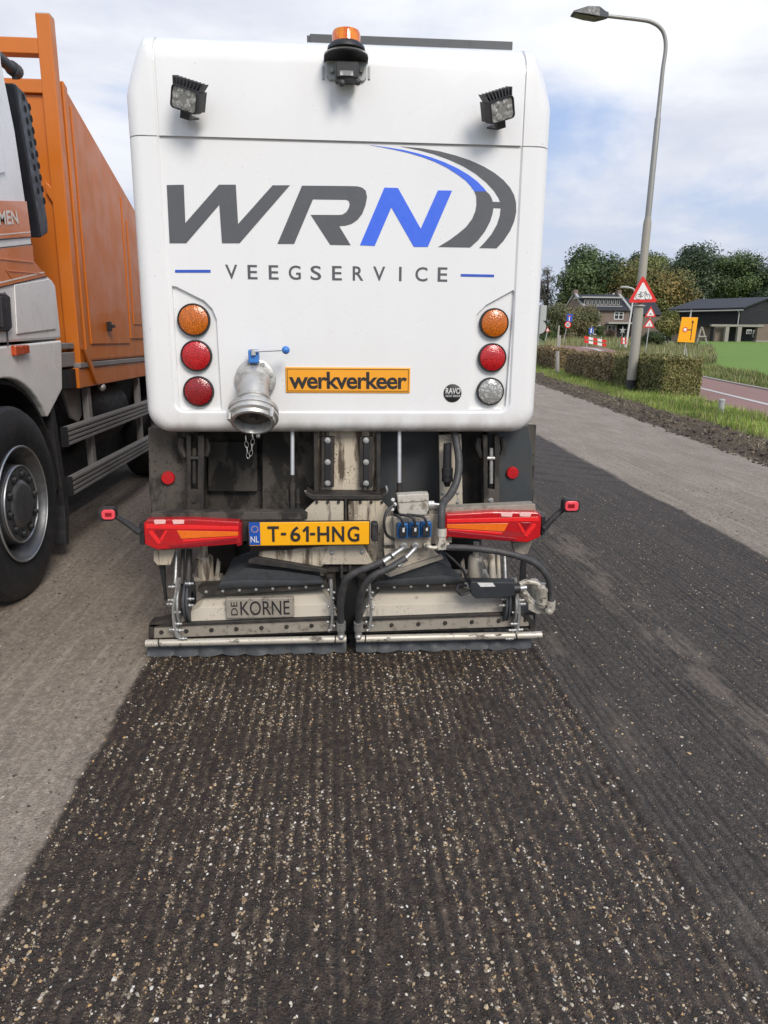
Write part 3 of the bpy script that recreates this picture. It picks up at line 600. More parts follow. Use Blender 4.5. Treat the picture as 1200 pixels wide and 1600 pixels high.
# cab and wheels of the sweeper, beyond the body
mb = MB(); mb.extr([(BX0 + .03, y, z) for y, z in ((6.08, .55), (6.08, 2.35), (6.25, 2.5), (7.1, 2.45), (7.55, 1.5), (7.6, .55))], (BX1 - BX0 - .06, 0, 0)); cab = mb.build('cab', 'white', SW, 0, .03)
mb = MB(); mb.extr([(BX0 + .02, y, z) for y, z in ((6.3, 1.25), (6.3, 2.25), (7.0, 2.25), (7.35, 1.45), (7.35, 1.25))], (BX1 - BX0 - .04, 0, 0)); mb.build('side_window', 'pane', cab, 0)
def wheel(parent, c, sgn, R, wd, rimr, name='wheel'):
    mb = MB(); s = sgn; pr = [(rimr, -wd * .45), (R - .09, -wd * .5), (R - .02, -wd * .44), (R, -wd * .36), (R, wd * .36), (R - .018, wd * .44), (R - .06, wd * .49), (R - .13, wd * .505), (rimr + .03, wd * .47), (rimr, wd * .43), (rimr, -wd * .45)]
    mb.lathe(c, (s, 0, 0), pr, 56); ob = mb.build(name, 'tyre', parent, 30); return ob
for wy in (4.3, 6.9):
    for sx_, s in ((BX0 + .16, -1), (BX1 - .16, 1)):
        wo = wheel(SW, (sx_, wy, .40), s, .40, .24, .23); mb = MB(); mb.lathe((sx_, wy, .40), (s, 0, 0), [(.232, .08), (.20, .085), (.18, .02), (.09, .03), (.08, .07), (0, .075)], 30); mb.build('rim', 'rim', wo)

# lettering on the tailgate
YT = YB + REC - .0015
Z1 = lambda L_: [(180 + a * .3, 20 + b * .3) for a, b in L_]; Z2 = lambda L_: [(500 + a * .31667, 20 + b * .31667) for a, b in L_]
decal('letter_mark', Z1([(268, 897), (357, 895), (365, 1095), (540, 895), (628, 895), (640, 1100), (820, 898), (910, 898), (648, 1200), (556, 1200), (542, 1000), (370, 1200), (283, 1200)]), YT, 'grey', SW)
decal('letter_mark', [(471.9, 290), (433.5, 381), (459.6, 381), (489, 311.3), (541, 312), (545, 314), (546.5, 319), (545, 325), (541, 331.5), (535, 335.2), (529, 335.8), (485.4, 335.6), (516, 382.5), (548, 383), (530, 353.2), (540, 352.5), (550, 349.5), (559, 343), (566, 334), (571, 321), (573.5, 308), (571.5, 298), (566, 293), (558, 291), (545, 290.6)], YT, 'grey', SW)
decal('letter_mark', Z2([(318, 862), (385, 864), (497, 1065), (582, 876), (652, 877), (532, 1155), (463, 1155), (352, 960), (270, 1150), (197, 1147)]), YT, 'blue', SW)
Z3 = lambda L_: [(570 + a * .20833, 215 + b * .20833) for a, b in L_]
decal('swoosh', Z3([(40, 56), (150, 70), (280, 90), (400, 118), (500, 148), (600, 185), (700, 232), (780, 280), (840, 325), (890, 375), (912, 403), (822, 403), (800, 370), (760, 325), (700, 280), (620, 228), (530, 183), (430, 145), (330, 115), (220, 90), (120, 70)]), YT, 'blue', SW)
decal('swoosh', Z3([(822, 404), (836, 440), (838, 500), (830, 550), (805, 610), (760, 670), (700, 720), (640, 765), (550, 820), (790, 824), (850, 770), (900, 705), (940, 630), (960, 565), (965, 528), (1020, 530), (1012, 590), (990, 655), (950, 725), (900, 785), (858, 828), (988, 830), (1040, 775), (1090, 700), (1120, 630), (1136, 560), (1135, 490), (1120, 430), (1090, 375), (1040, 318), (970, 262), (890, 215), (790, 170), (680, 133), (560, 102), (430, 80), (270, 66), (400, 92), (520, 124), (640, 168), (740, 215), (830, 270), (910, 335), (970, 400), (1005, 455), (1016, 483), (960, 481), (950, 450), (935, 425), (912, 404)]), YT, 'grey', SW)
for i, ch in enumerate('VEEGSERVICE'):
    cx = 361.5 + i * 33.0; hw = 9.5 if ch not in 'I' else 2.0; hw = 7.6 if ch in 'E' else 8.4 if ch in 'SR' else hw; cy = 425 + i * .42
    flat_text('letter_mark', ch, cx - hw, cy - 11.5, cx + hw, cy + 11, YT + .0005, 'grey', SW, .012)
decal('stripe', [(273.5, 421.5), (329, 421.5), (329, 426), (273.5, 426)], YT, 'dkblue', SW); decal('stripe', [(720, 428), (772, 429), (772, 433), (720, 432)], YT, 'dkblue', SW)
# orange board with writing
mb = MB(); pbox(mb, 446, 574, 641, 614, YB + .0035, .01); wb = mb.build('warning_plate', 'sign_orange', SW, 0, .004)
x0, x1, z0, z1 = rect(448.6, 576.6, 638.4, 611.4, YB + .0025); mb = MB(); t_ = .0022
for q in ((x0, x1, z0, z0 + t_), (x0, x1, z1 - t_, z1), (x0, x0 + t_, z0 + t_, z1 - t_), (x1 - t_, x1, z0 + t_, z1 - t_)): mb.box(q[0], q[1], YB + .0026, YB + .0036, q[2], q[3])
mb.build('border_line', 'ink', wb, 0); flat_text('lettering', 'werkverkeer', 451.5, 581, 636, 608, YB + .0026, 'ink', wb, .022, .92)
c = P(707.5, 614.5, YB); mb = MB(); mb.lathe((c.x, YT + .002, c.z), (0, -1, 0), [(0, -.004), (.040, -.004), (.040, .003), (.037, .005), (0, .005)], 40); bd = mb.build('maker_badge', 'black', SW)
flat_text('lettering', 'RAVO', 696.5, 606, 719.5, 615.5, YT - .0036, 'trim', bd, .02); flat_text('lettering', 'FAYAT GROUP', 696.5, 617, 719, 620.5, YT - .0036, 'trim', bd, .01)
# round rear lamps
for px, py, r, mt in ((302, 500, 24.5, 'amber'), (306, 556, 23.8, 'red'), (309.5, 612, 23.5, 'dred'), (773, 505, 23, 'amber'), (770, 559, 22.5, 'red'), (767, 612, 22, 'clear')):
    c = P(px, py, YB); c.y = YB + .016; R_ = r * YB / F * .985
    mb = MB(); mb.lathe(c, (0, -1, 0), [(R_ * .91, .006), (R_ * .88, .013), (R_ * .7, .019), (R_ * .4, .0225), (0, .024)], 40); ln_ = mb.build('rear_lamp', mt, SW)
    mb = MB(); mb.lathe(c, (0, -1, 0), [(R_, -.01), (R_, .009), (R_ * .985, .013), (R_ * .93, .014), (R_ * .89, .010)], 40); mb.build('bezel', 'rubber', ln_)
# discharge coupling with valve
c = P(399.5, 593, YB); c.y = YB + .01; fr = psz(31, YB)
mb = MB(); mb.lathe(c, (0, -1, 0), [(0, 0), (fr, 0), (fr, .022), (fr - .006, .026), (fr * .72, .027)], 40)
for k in range(8):
    a = k * PI / 4 + .3; q = c + Vector((math.cos(a) * fr * .85, -.024, math.sin(a) * fr * .85)); mb.cyl(q, q + Vector((0, -.012, 0)), .0085, n=6)
cp = mb.build('discharge_coupling', 'alu', SW)
d = Vector((0, -.62, -.78)).normalized(); e = P(396, 644, YB - .19)
mb = MB(); mb.tube([c + Vector((0, -.02, 0)), c + Vector((0, -.075, -.004)), c + Vector((-.001, -.125, -.035)), e - d * .05, e], .0655, 24); mb.torus(e - d * .055, d, .066, .006, 30, 6); mb.build('elbow_pipe', 'alu', cp)
mb = MB(); mb.lathe(e - d * .01, d, [(.066, -.012), (.100, -.006), (.103, 0), (.103, .016), (.098, .02), (.098, .024), (.103, .028), (.103, .04), (.092, .048), (.089, .062), (.078, .064), (.073, .05), (.070, .012), (0, .012)], 48)
for k in range(3):
    a = k * 2 * PI / 3 + .5; u = d.orthogonal().normalized(); v_ = d.cross(u); q = e + (u * math.cos(a) + v_ * math.sin(a)) * .099; mb.cyl(q + d * .02, q + d * .062, .011, .007, 8)
cr = mb.build('coupling_ring', 'alu', cp)
mb = MB(); mb.lathe(e, d, [(.071, .006), (.066, .016), (.03, .024), (.017, .026), (.017, .04), (.012, .044), (0, .044)], 32); mb.build('blank_cap', basic('cap_grey', (.12, .115, .105), .5, .4, var=.2), cr)
b0 = P(397, 569, YB - .05); mb = MB(); pbox(mb, 387.5, 546, 404, 568, YB - .075, .05); mb.build('valve_grip', 'bluepl', cp, 0, .008, 3)
a_, b_ = P(396, 549, YB - .085), P(442, 547, YB - .085); mb = MB(); mb.cyl(P(396, 555, YB - .08), P(396, 545.5, YB - .08), .010, n=12); mb.tube([a_, b_], .0045, 10, False); mb.build('lever', 'chrome', cp)
mb = MB(); mb.sphere(P(446.5, 547, YB - .085), psz(6.2, YB - .085), 18); mb.build('lever_knob', 'bluepl', cp)
mb = MB(); 
def chain(mb, pts):
    for i in range(len(pts) - 1):
        a, b = pts[i], pts[i + 1]; t_ = (b - a).normalized(); s_ = t_.cross(Vector((0, 1, 0))).normalized(); nn = s_ if i % 2 else Vector((0, 1, 0)); nn = (nn - t_ * nn.dot(t_)).normalized()
        mb.torus((a + b) / 2, nn, (b - a).length * .56, .0017, 12, 5, (t_.cross(nn), .55))
path_ = [(395.5, 668), (394, 677), (395.5, 686), (394, 695), (393, 704), (391.5, 712), (388.5, 716), (386.5, 708), (386, 699), (384.5, 690), (384, 681)]
chain(mb, [P(a, b, YB - .16) for a, b in path_]); mb.build('chain', 'zinc', cp)
# work lamps
def work_lamp(px, py, yaw, roll):
    M_ = Matrix.Translation(P(px, py, YB - .10)) @ Euler((math.radians(17), 0, math.radians(yaw)), 'XYZ').to_matrix().to_4x4() @ Matrix.Rotation(math.radians(roll), 4, 'Y')
    hw, hh = .056, .041
    ol = lambda k, y: [(x, y, z) for x, z in rrect(-hw * k, hw * k, -hh * k, hh * k, .014 * k, .014 * k, .014 * k, 4)]
    mb = MB(); rg = [ol(.9, .03), ol(1, .022), ol(1, -.022), ol(.96, -.027), ol(.90, -.027), ol(.88, -.02)]; n = len(rg[0]); fs = []
    for k in range(len(rg) - 1): fs += [(k * n + q, k * n + (q + 1) % n, (k + 1) * n + (q + 1) % n, (k + 1) * n + q) for q in range(n)]
    fs.append(tuple(range(n))[::-1]); mb.add([p for r in rg for p in r], fs); mb.xf(M_); wl = mb.build('work_lamp', 'black', SW, 30)
    mb = MB(); mb.add(ol(.885, -.021), [tuple(range(n))]); mb.xf(M_); mb.build('lens', 'worklens', wl, 0)
    mb = MB()
    for k in range(6):
        a = k * PI / 3; r = .027 ; mb.lathe((math.cos(a) * r * 1.25 if k < 6 else 0, -.0215, math.sin(a) * r), (0, -1, 0), [(.013, .0), (.010, .0015), (0, .0025)], 12)
    mb.xf(M_); mb.build('reflector', 'clear', wl)
    mb = MB()
    for k in range(9):
        x = -.052 + k * .013; tl_ = (k - 4) * .0025; mb.extr([(x - .0022, -.016, hh - .004), (x + .0022, -.016, hh - .004), (x + .0022 + tl_, -.006, hh + .024), (x - .0022 + tl_, -.006, hh + .024)], (0, .045, 0)); mb.box(x - .002, x + .002, .0225, .05, -hh * .8, hh * .9)
    mb.xf(M_); mb.build('cooling_fin', 'black', wl, 0)
    mb = MB(); mb.box(-.02, .02, -.006, .012, -hh - .022, -hh + .004); mb.box(-.02, .02, -.006, .075, -hh - .028, -hh - .022); mb.xf(M_); mb.build('bracket', 'black', wl, 0)
work_lamp(292, 155, -20, 19); work_lamp(780, 171, 22, -21)
# beacon, rear camera and their bracket
YK = YB - .07
c = P(541, 73, YK); R_ = psz(20, YK); mb = MB(); mb.lathe(c, (0, 0, 1), [(R_ * 1.03, .002), (R_, .006), (R_, .040), (R_ * .92, .050), (R_ * .6, .055), (0, .056)], 36); bc = mb.build('beacon', 'beacon', SW)
mb = MB(); mb.lathe(c, (0, 0, 1), [(0, -.016), (R_ * 1.35, -.016), (R_ * 1.3, -.004), (R_ * 1.06, .008), (0, .01)], 36); mb.build('base', 'black', bc)
mb = MB(); hw = psz(31.5, YK); arcp = [(c.x + hw * math.cos(a), YK + .03 - (.085) * math.sin(a)) for a in np.linspace(0, PI, 17)] + [(c.x - hw, YB + .02), (c.x + hw, YB + .02)]
mb.extr([(x, y, c.z - .018) for x, y in arcp], (0, 0, -.006)); bk = mb.build('mount_bracket', 'whitepl', SW, 0, .001)
mb = MB(); mb.extr([(x, y, c.z - .026) for x, y in arcp], (0, 0, -.004)); mb.build('under_plate', 'rubber', bk, 0)
x0, x1, z0, z1 = rect(510, 95, 573, 123, YB - .03); mb = MB(); mb.prism([(x0, z1 + .01), (x0, z0 + .012), (x0 + .012, z0), (x1 - .012, z0), (x1, z0 + .012), (x1, z1 + .01)], YB - .012, YB + .005); mb.build('back_plate', 'signback', bk, 0, .002)
mb = MB()
for px in (505, 577):
    x0, x1, z0, z1 = rect(px - 1.5, 104, px + 1.5, 124, YB); mb.box(x0, x1, YB - .006, YB + .01, z0, z1)
mb.build('rail_slot', 'signback', bk, 0)
mb = MB(); pbox(mb, 524, 95, 560, 122, YB - .10, .08); cm = mb.build('rear_camera', 'black', SW, 0, .006)
mb = MB(); pbox(mb, 531, 110, 552, 118, YB - .104, .01); mb.build('lens', 'worklens', cm, 0, .001)
mb = MB()
for px in (518, 565): mb.cyl(P(px, 109, YB - .015), P(px, 109, YB - .03), .009, n=10)
mb.build('bolt', 'zinc', bk)
for pts in (((527, 118), (528, 126), (534, 130)), ((558, 104), (559, 118), (559, 128))):
    mb = MB(); mb.tube([P(a, b, YB - .09) for a, b in pts], .0035, 8); k = P(*pts[-1], YB - .092); mb.lathe(k + Vector((0, .006, 0)), (0, -1, 0), [(0, 0), (.012, 0), (.012, .012), (.009, .014), (0, .014)], 14); mb.build('cable', 'black', cm)
# dark slat on the roof edge
a_, b_ = P(484, 46, YB + .13), P(801, 71, YB + .13); mb = MB(); mb.box(a_.x, b_.x, YB + .13, YB + .17, BZ1 - .03, (a_.z + b_.z) / 2); mb.box(a_.x - .012, a_.x, YB + .132, YB + .168, BZ1 - .03, a_.z - .02); mb.build('roof_slat', 'lamphead', SW, 0, .002)

# ---------------- underside behind the tailgate
Z0B = BZ0 + .03
def plate(name, pts, Y, dep, mat, bevel=.002, parent=None): mb = MB(); ppoly(mb, pts, Y, dep); return mb.build(name, mat, parent or SW, 0, bevel)
BOLT = {}
def bolt_parts(parent, pts, Y, r, h, n, mat):
    key = (r, h, n, mat)
    for a, b in pts:
        loc = P(a, b, Y) - ORG[parent.name]
        if key not in BOLT:
            mb = MB(); mb.lathe((0, .002, 0), (0, -1, 0), [(0, 0), (r * 1.5, 0), (r * 1.5, h * .4), (r, h * .4), (r, h + .002), (0, h + .003)], n); me = bpy.data.meshes.new('bolt'); me.from_pydata(mb.v, [], mb.f); me.materials.append(MAT[mat]); BOLT[key] = me
        o = bpy.data.objects.new('bolt', BOLT[key]); col.objects.link(o); o.parent = parent; o.location = loc; o.rotation_euler = (0, random.random() * 6, 0)
def bolts(mb, pts, Y, r=.006, h=.006, n=6):
    for a, b in pts: c = P(a, b, Y); mb.lathe(c + Vector((0, .002, 0)), (0, -1, 0), [(0, 0), (r * 1.5, 0), (r * 1.5, h * .4), (r, h * .4), (r, h + .002), (0, h + .003)], n)
    return mb
plate('rear_bulkhead', [(236, 664), (838, 664), (832, 812), (236, 812)], 3.47, .03, 'mudpl')
plate('belly_box', [(410, 664), (494, 664), (494, 800), (410, 800)], 3.40, .05, 'mudpl', .004)
plate('belly_box', [(590, 664), (686, 664), (686, 796), (590, 796)], 3.40, .05, 'anth', .004)
plate('belly_box', [(325, 690), (402, 690), (402, 768), (325, 768)], 3.43, .03, 'mudpl', .004)
plate('belly_box', [(722, 664), (756, 664), (756, 792), (722, 792)], 3.40, .05, 'dark', .004)
fl = plate('fender', [(231, 668), (310, 668), (310, 806), (238, 806), (233, 770)], 3.32, .30, 'mudpl', .006); fr_ = plate('fender', [(762, 664), (826, 664), (832, 700), (832, 796), (762, 800)], 3.32, .30, 'anth', .006)
for px, py, r, pa in ((262.5, 747, 10.5, fl), (801, 739, 10, fr_)):
    c = P(px, py, 3.31); R_ = psz(r, 3.31); mb = MB(); mb.lathe(c + Vector((0, .012, 0)), (0, -1, 0), [(0, 0), (R_, 0), (R_, .014), (R_ * .9, .018), (0, .019)], 24); mb.build('round_reflector', 'redflat', pa)
for x0, x1, side in ((291, 319, 0), (755, 781, 1)):
    q = [(x0, 680), (x0 + 7, 680), (x0 + 7, 765), (x0 + 18, 765), (x0 + 18, 680), (x1, 680), (x1 - 1, 802), (x0 + 1, 802)]
    b = plate('hinge_bracket', q, 3.24, .05, 'dark' if not side else 'mudpl', .003)
    mb = MB(); bolts(mb, [(x0 + 12, 782)], 3.24, .010, .01); mb.cyl(P(x0 + 3, 716, 3.25), P(x0 + 22, 716, 3.25), .010, n=10); mb.cyl(P(x0 + 12.5, 700, 3.26), P(x0 + 12.5, 755, 3.26), .011, n=10); mb.build('pin', 'zinc' if side else 'dark', b)
    mb = MB(); mb.tube([P(x0 - 6, 684, 3.27), P(x0 - 8, 700, 3.27), P(x0 - 2, 714, 3.27)], .016, 8); mb.tube([P(x1 + 3, 684, 3.27), P(x1 + 6, 700, 3.27), P(x1 + 3, 712, 3.27)], .014, 8); mb.build('hook', 'dark', b)
# mast in the middle with two slide rails
plate('mast', [(494, 664), (592, 664), (592, 776), (494, 776)], 3.24, .12, 'creamdirty', .003)
plate('mast_edge', [(490, 664), (496, 664), (497, 772), (491, 772)], 3.20, .06, 'dark'); plate('mast_edge', [(588, 664), (595, 664), (594, 772), (588, 772)], 3.20, .06, 'dark')
for x0 in (502, 562):
    r_ = plate('slide_rail', [(x0, 683), (x0 + 21, 683), (x0 + 20, 761), (x0, 761)], 3.205, .035, 'dark', .003)
    plate('rail_insert', [(x0 + 6, 683), (x0 + 15, 683), (x0 + 14, 759), (x0 + 6, 759)], 3.196, .012, 'black', .002, r_)
    bolt_parts(r_, [(x0 + 10, 688), (x0 + 10, 722), (x0 + 10, 755)], 3.196, .009, .006, 12, 'zinc')
plate('shelf_bar', [(478, 768), (488, 773), (595, 774), (604, 768), (604, 776), (594, 781), (488, 781), (478, 775)], 3.12, .12, 'dark', .003)
mb = MB(); mb.tube([P(603, 772, 3.13), P(605, 767, 3.12), P(603, 759, 3.12)], .005, 8); mb.tube([P(479, 772, 3.13), P(477, 767, 3.12)], .005, 8); mb.build('hook', 'zinc', SW)
for px, y0, y1 in ((457, 664, 742), (624, 664, 754)):
    mb = MB(); mb.cyl(P(px, y0, 3.22), P(px, y1, 3.19), psz(3.3, 3.2), n=14); g_ = mb.build('strut_rod', 'chrome', SW)
    mb = MB(); mb.cyl(P(px, y1, 3.19), P(px, y1 + 12, 3.19), psz(4.2, 3.2), n=14); mb.cyl(P(px, y1 + 12, 3.19), P(px, y1 + 55, 3.18), psz(5.5, 3.2), n=14); mb.build('strut_body', 'dark', g_)
mb = MB(); pbox(mb, 447, 765, 451, 800, 3.17, .05); pbox(mb, 464, 765, 468, 800, 3.17, .05); bolts(mb, [(449, 785), (466, 785)], 3.17, .007); mb.build('clevis', 'dark', SW, 0)
# hopper sheets under the mast
hp = plate('hopper_sheet', [(493, 782), (537, 783), (537, 832), (470, 832), (468, 806)], 3.13, .02, 'cream'); plate('hopper_sheet', [(544, 783), (596, 782), (618, 806), (618, 880), (598, 890), (544, 850)], 3.13, .02, 'creamdirty')
mb = MB(); pbox(mb, 538.5, 780, 542.5, 832, 3.12, .03); mb.build('centre_rib', 'dark', hp, 0); bolt_parts(hp, [(495 + 17 * k, 784.5) for k in range(7)], 3.125, .005, .006, 6, 'dark')
plate('hopper_sheet', [(405, 862), (515, 855), (505, 884), (480, 893), (400, 878)], 3.06, .02, 'creamdirty'); plate('hopper_sheet', [(514, 850), (566, 850), (584, 882), (500, 882)], 3.05, .02, 'cream')
bolt_parts(SW, [(519, 863), (566, 862)], 3.05, .008, .008, 12, 'zinc')
plate('hopper_lip', [(388, 875), (400, 871), (512, 890), (511, 896), (388, 880)], 3.03, .03, 'dark'); plate('hopper_lip', [(600, 897), (690, 868), (694, 873), (610, 902)], 3.01, .03, 'strip')
plate('hopper_sheet', [(600, 858), (672, 855), (686, 868), (604, 897)], 3.03, .02, 'cream')
# lighting bar
x0, x1, z0, z1 = rect(232, 812, 838, 850, 3.02); mb = MB(); mb.box(x0, P(470, 830, 3.035).x, 3.035, 3.09, z0 + .012, z1); mb.box(P(604, 830, 3.035).x, x1, 3.035, 3.09, z0 + .012, z1); mb.box(P(470, 830, 3.1).x - .02, P(604, 830, 3.1).x + .02, 3.16, 3.2, z0 + .012, z1); lb = mb.build('light_bar', 'dark', SW, 0, .004)
plate('bar_cover', [(600, 808), (706, 802), (706, 848), (680, 850), (600, 852)], 3.028, .02, 'cream', .002, lb)
plate('bar_flange', [(236, 802), (470, 800), (480, 806), (480, 812), (236, 813)], 3.03, .07, 'mudpl', .002, lb); plate('bar_flange', [(670, 795), (836, 788), (838, 800), (670, 805)], 3.03, .07, 'strip', .002, lb)
# number plate
mb = MB(); pbox(mb, 387.4, 814.4, 578.6, 853.6, 2.985, .018); nb = mb.build('number_plate', 'black', SW, 0, .006)
mb = MB(); pbox(mb, 389, 815.8, 577, 852, 2.982, .006); mb.build('plate_face', 'plate_yellow', nb, 0, .004)
mb = MB(); pbox(mb, 389.5, 816.3, 406.5, 851.5, 2.9805, .003); eu = mb.build('country_band', 'plate_blue', nb, 0)
flat_text('lettering', 'NL', 391.5, 838, 404.5, 847.5, 2.9795, 'trim', eu, .01)
cx = P(398, 827, 2.9795); mb = MB()
for k in range(12):
    a = k * PI / 6; mb.lathe((cx.x + .0135 * math.cos(a), 2.980, cx.z + .0135 * math.sin(a)), (0, -1, 0), [(.0022, 0), (0, .0006)], 5)
mb.build('star', 'plate_yellow', eu, 0)
decal('lettering', [(472.5, 829), (478.5, 822.4), (482.6, 822.4), (482.6, 846.4), (478.3, 846.4), (478.3, 828.6), (474.8, 832)], 2.979, 'ink', nb)
for ch, a, b in (('T', 418, 436), ('6', 453.5, 469.5), ('H', 496, 514.5), ('N', 519, 538), ('G', 543, 561.5)): flat_text('lettering', ch, a, 822.3, b, 846.5, 2.979, 'ink', nb, .018)
for a in (439, 484.5): decal('hyphen', [(a, 832.6), (a + 8, 832.4), (a + 8, 836.4), (a, 836.6)], 2.979, 'ink', nb)
mb = MB(); pbox(mb, 580, 817, 591, 847, 2.985, .05); mb.build('plate_lamp', 'rubber', SW, 0, .01, 3)
# tail lamp clusters
def cluster(name, pts, mirror, y):
    q = lambda a, b: (a if not mirror else 1070.5 - a, b + (0 if not mirror else -11.5 + (0 if a < 300 else 0)))
    base = plate('tail_lamp', [q(*p) for p in pts], y, .05, 'redflat', .006)
    plate('red_bar', [q(*p) for p in ((228, 819), (372, 823), (372, 828), (228, 826))], y - .002, .006, 'redbright', .001, base)
    plate('red_bar', [q(*p) for p in ((262, 853), (370, 841), (370, 847), (268, 857))], y - .002, .006, 'reddeep', .001, base)
    plate('red_bar', [q(*p) for p in ((286, 843), (371, 838), (371, 840), (286, 847))], y - .002, .006, 'redbright', .001, base)
    plate('turn_wedge', [q(*p) for p in ((276, 829), (372, 831), (372, 837), (283, 842))], y - .003, .008, 'orgwedge', .001, base)
    plate('triangle_reflector', [q(*p) for p in ((241, 828), (256, 828), (249, 840))], y - .003, .008, 'reddeep', .001, base)
    plate('red_bar', [q(*p) for p in ((232, 832), (237, 829), (252, 848), (247, 851))], y - .003, .008, 'redbright', .001, base); plate('red_bar', [q(*p) for p in ((258, 830), (262, 829), (253, 846), (250, 843))], y - .003, .008, 'redbright', .001, base)
    for a in (240, 269): plate('white_reflector', [q(*p) for p in ((a, 813.6), (a + 2, 812.4), (a + 16, 812.4), (a + 19, 813.6), (a + 18, 818.6), (a + 2, 819.2))], y - .004, .008, 'pinkwhite', .001, base)
    plate('end_cap', [q(*p) for p in ((370, 817), (378, 818), (378, 852), (370, 854))], y + .003, .045, 'reddeep', .003, base)
    return base
CL = [(224, 818), (229, 812), (300, 811), (374, 815), (376, 850), (300, 856), (246, 859.5), (226, 851)]
tl = cluster('tail_lamp', CL, False, 2.985); tr = cluster('tail_lamp', CL, True, 2.985)
plate('end_bracket', [(217, 818), (225, 816), (226, 852), (218, 850)], 2.99, .06, 'black', .003); plate('end_bracket', [(846, 807), (853, 806), (852, 834), (846, 838)], 2.99, .06, 'black', .003)
for px, py, pts, w_ in ((169, 803.5, ((219, 832), (205, 822), (192, 813), (180, 806)), 1), (893, 790, ((850, 826), (862, 812), (874, 801), (884, 793)), 1)):
    mb = MB(); mb.tube([P(a, b, 2.99) for a, b in pts], lambda t: .016 - .005 * t, 8); arm = mb.build('marker_arm', 'rubber', SW)
    mb = MB(); x0, x1, z0, z1 = rect(px - 14, py - 10.5, px + 12, py + 9.5, 2.97); mb.prism(rrect(x0, x1, z0, z1, .018, .018, .018, 5), 2.955, 3.0); mb.build('marker_housing', 'rubber', arm, 40, .003)
    mb = MB(); x0, x1, z0, z1 = rect(px - 10, py - 7, px + 10.5, py + 8, 2.952); mb.prism(rrect(x0, x1, z0, z1, .014, .014, .014, 5), 2.947, 2.96); mk = mb.build('marker_lens', 'pinkred', arm, 40, .002)
    mb = MB(); pbox(mb, px - 5, py - 2, px + 5, py + 3.5, 2.944, .006); mb.build('reflector', 'reddeep', mk, 0)
# valve block, coils, junction box
vb = plate('valve_block', [(614, 808), (673, 806), (674, 856), (617, 858)], 2.985, .05, 'strip', .003)
for cx, cy in ((629.5, 829.5), (648, 828.5), (666, 827.5)):
    mb = MB(); pbox(mb, cx - 8.6, cy - 11.5, cx + 8.6, cy + 12, 2.955, .03); sc = mb.build('solenoid', 'bluecoil', vb, 0, .004)
    mb = MB(); pbox(mb, cx - 5, cy - 5, cx + 6, cy + 10, 2.935, .022); mb.build('connector', 'black', sc, 0, .002)
    mb = MB(); pbox(mb, cx - .5, cy - 5, cx + 2.6, cy + 2, 2.932, .006); mb.build('tag', 'whitepl', sc, 0)
jb = plate('junction_box', [(622, 776), (668, 773), (670, 798), (666, 805), (626, 806), (623, 800)], 2.99, .06, 'jbox', .005)
plate('lid', [(620.5, 774), (670, 771), (670, 783), (622, 786)], 2.985, .06, 'jbox', .004, jb)
mb = MB(); mb.cyl(P(669, 787, 3.0), P(678, 787, 3.0), .012, n=8); mb.cyl(P(678, 787.5, 3.0), P(692, 789, 3.0), .005, n=8); bolts(mb, [(614, 781), (617, 788), (613, 796)], 2.99, .006); mb.build('cable_gland', 'whitepl', jb)
def hose(name, pts, r, mat='hose', n=10, parent=None): mb = MB(); mb.tube([P(a, b, y) for a, b, y in pts], r, n); return mb.build(name, mat, parent or SW)
def fitting(pts, r, parent, mat='zinc', tip=1.35):
    mb = MB(); p = [P(a, b, y) for a, b, y in pts]; mb.tube(p, r, 12); t_ = (p[-1] - p[-2]).normalized(); mb.cyl(p[-1] - t_ * .005, p[-1] + t_ * .05, r * tip, n=14)
    t_ = (p[0] - p[1]).normalized(); mb.cyl(p[0] - t_ * .004, p[0] + t_ * .02, r * 1.9, n=6); return mb.build('fitting', mat, parent)
h1 = hose('hydraulic_hose', [(613, 868, 2.90), (590, 881, 2.89), (560, 893, 2.89), (541, 906, 2.90), (534, 930, 2.93), (532, 962, 2.97), (533, 976, 2.99)], .0155)
fitting([(631.5, 853, 2.97), (630, 856, 2.93), (620, 863, 2.91), (613, 868, 2.90)], .009, h1)
h2 = hose('hydraulic_hose', [(634, 872, 2.90), (612, 886, 2.88), (583, 900, 2.88), (567, 920, 2.90), (561, 945, 2.94), (560, 972, 2.99)], .0155)
fitting([(649.5, 852.5, 2.97), (649, 856, 2.93), (641, 865, 2.91), (634, 872, 2.90)], .009, h2)
for a, hh in ((533, h1), (560, h2)):
    mb = MB(); mb.cyl(P(a, 972, 2.985), P(a, 984, 2.995), .021, n=14); mb.cyl(P(a, 984, 2.995), P(a, 996, 3.0), .016, n=8); mb.sphere(P(a, 995, 2.995), .017, 12); mb.build('end_fitting', 'zinc', hh)
h3 = hose('hydraulic_hose', [(694, 855, 2.95), (740, 857, 2.93), (790, 864, 2.92), (832, 878, 2.93), (854, 900, 2.94), (861, 925, 2.95), (861, 941, 2.95)], .0145)
fitting([(667.5, 851.5, 2.97), (669, 854, 2.94), (677, 856, 2.94), (684, 855, 2.945)], .009, h3, 'pipe', 1.7)
h4 = hose('hydraulic_hose', [(690, 832, 2.96), (690, 800, 2.98), (693, 785, 3.02), (704, 772, 3.08), (714, 750, 3.13), (717, 722, 3.16), (713, 690, 3.2), (708, 670, 3.25)], .0175)
mb = MB(); mb.cyl(P(690, 826, 2.96), P(690, 838, 2.955), .022, n=14); mb.cyl(P(690, 838, 2.955), P(690, 848, 2.95), .018, n=6); mb.cyl(P(690, 846, 2.95), P(690, 858, 2.945), .024, n=6); mb.build('end_fitting', 'pipe', h4)
hose('cable', [(616, 788, 2.98), (604, 800, 2.96), (600, 818, 2.95), (604, 835, 2.96), (616, 843, 2.975)], .0065, 'black', 8)
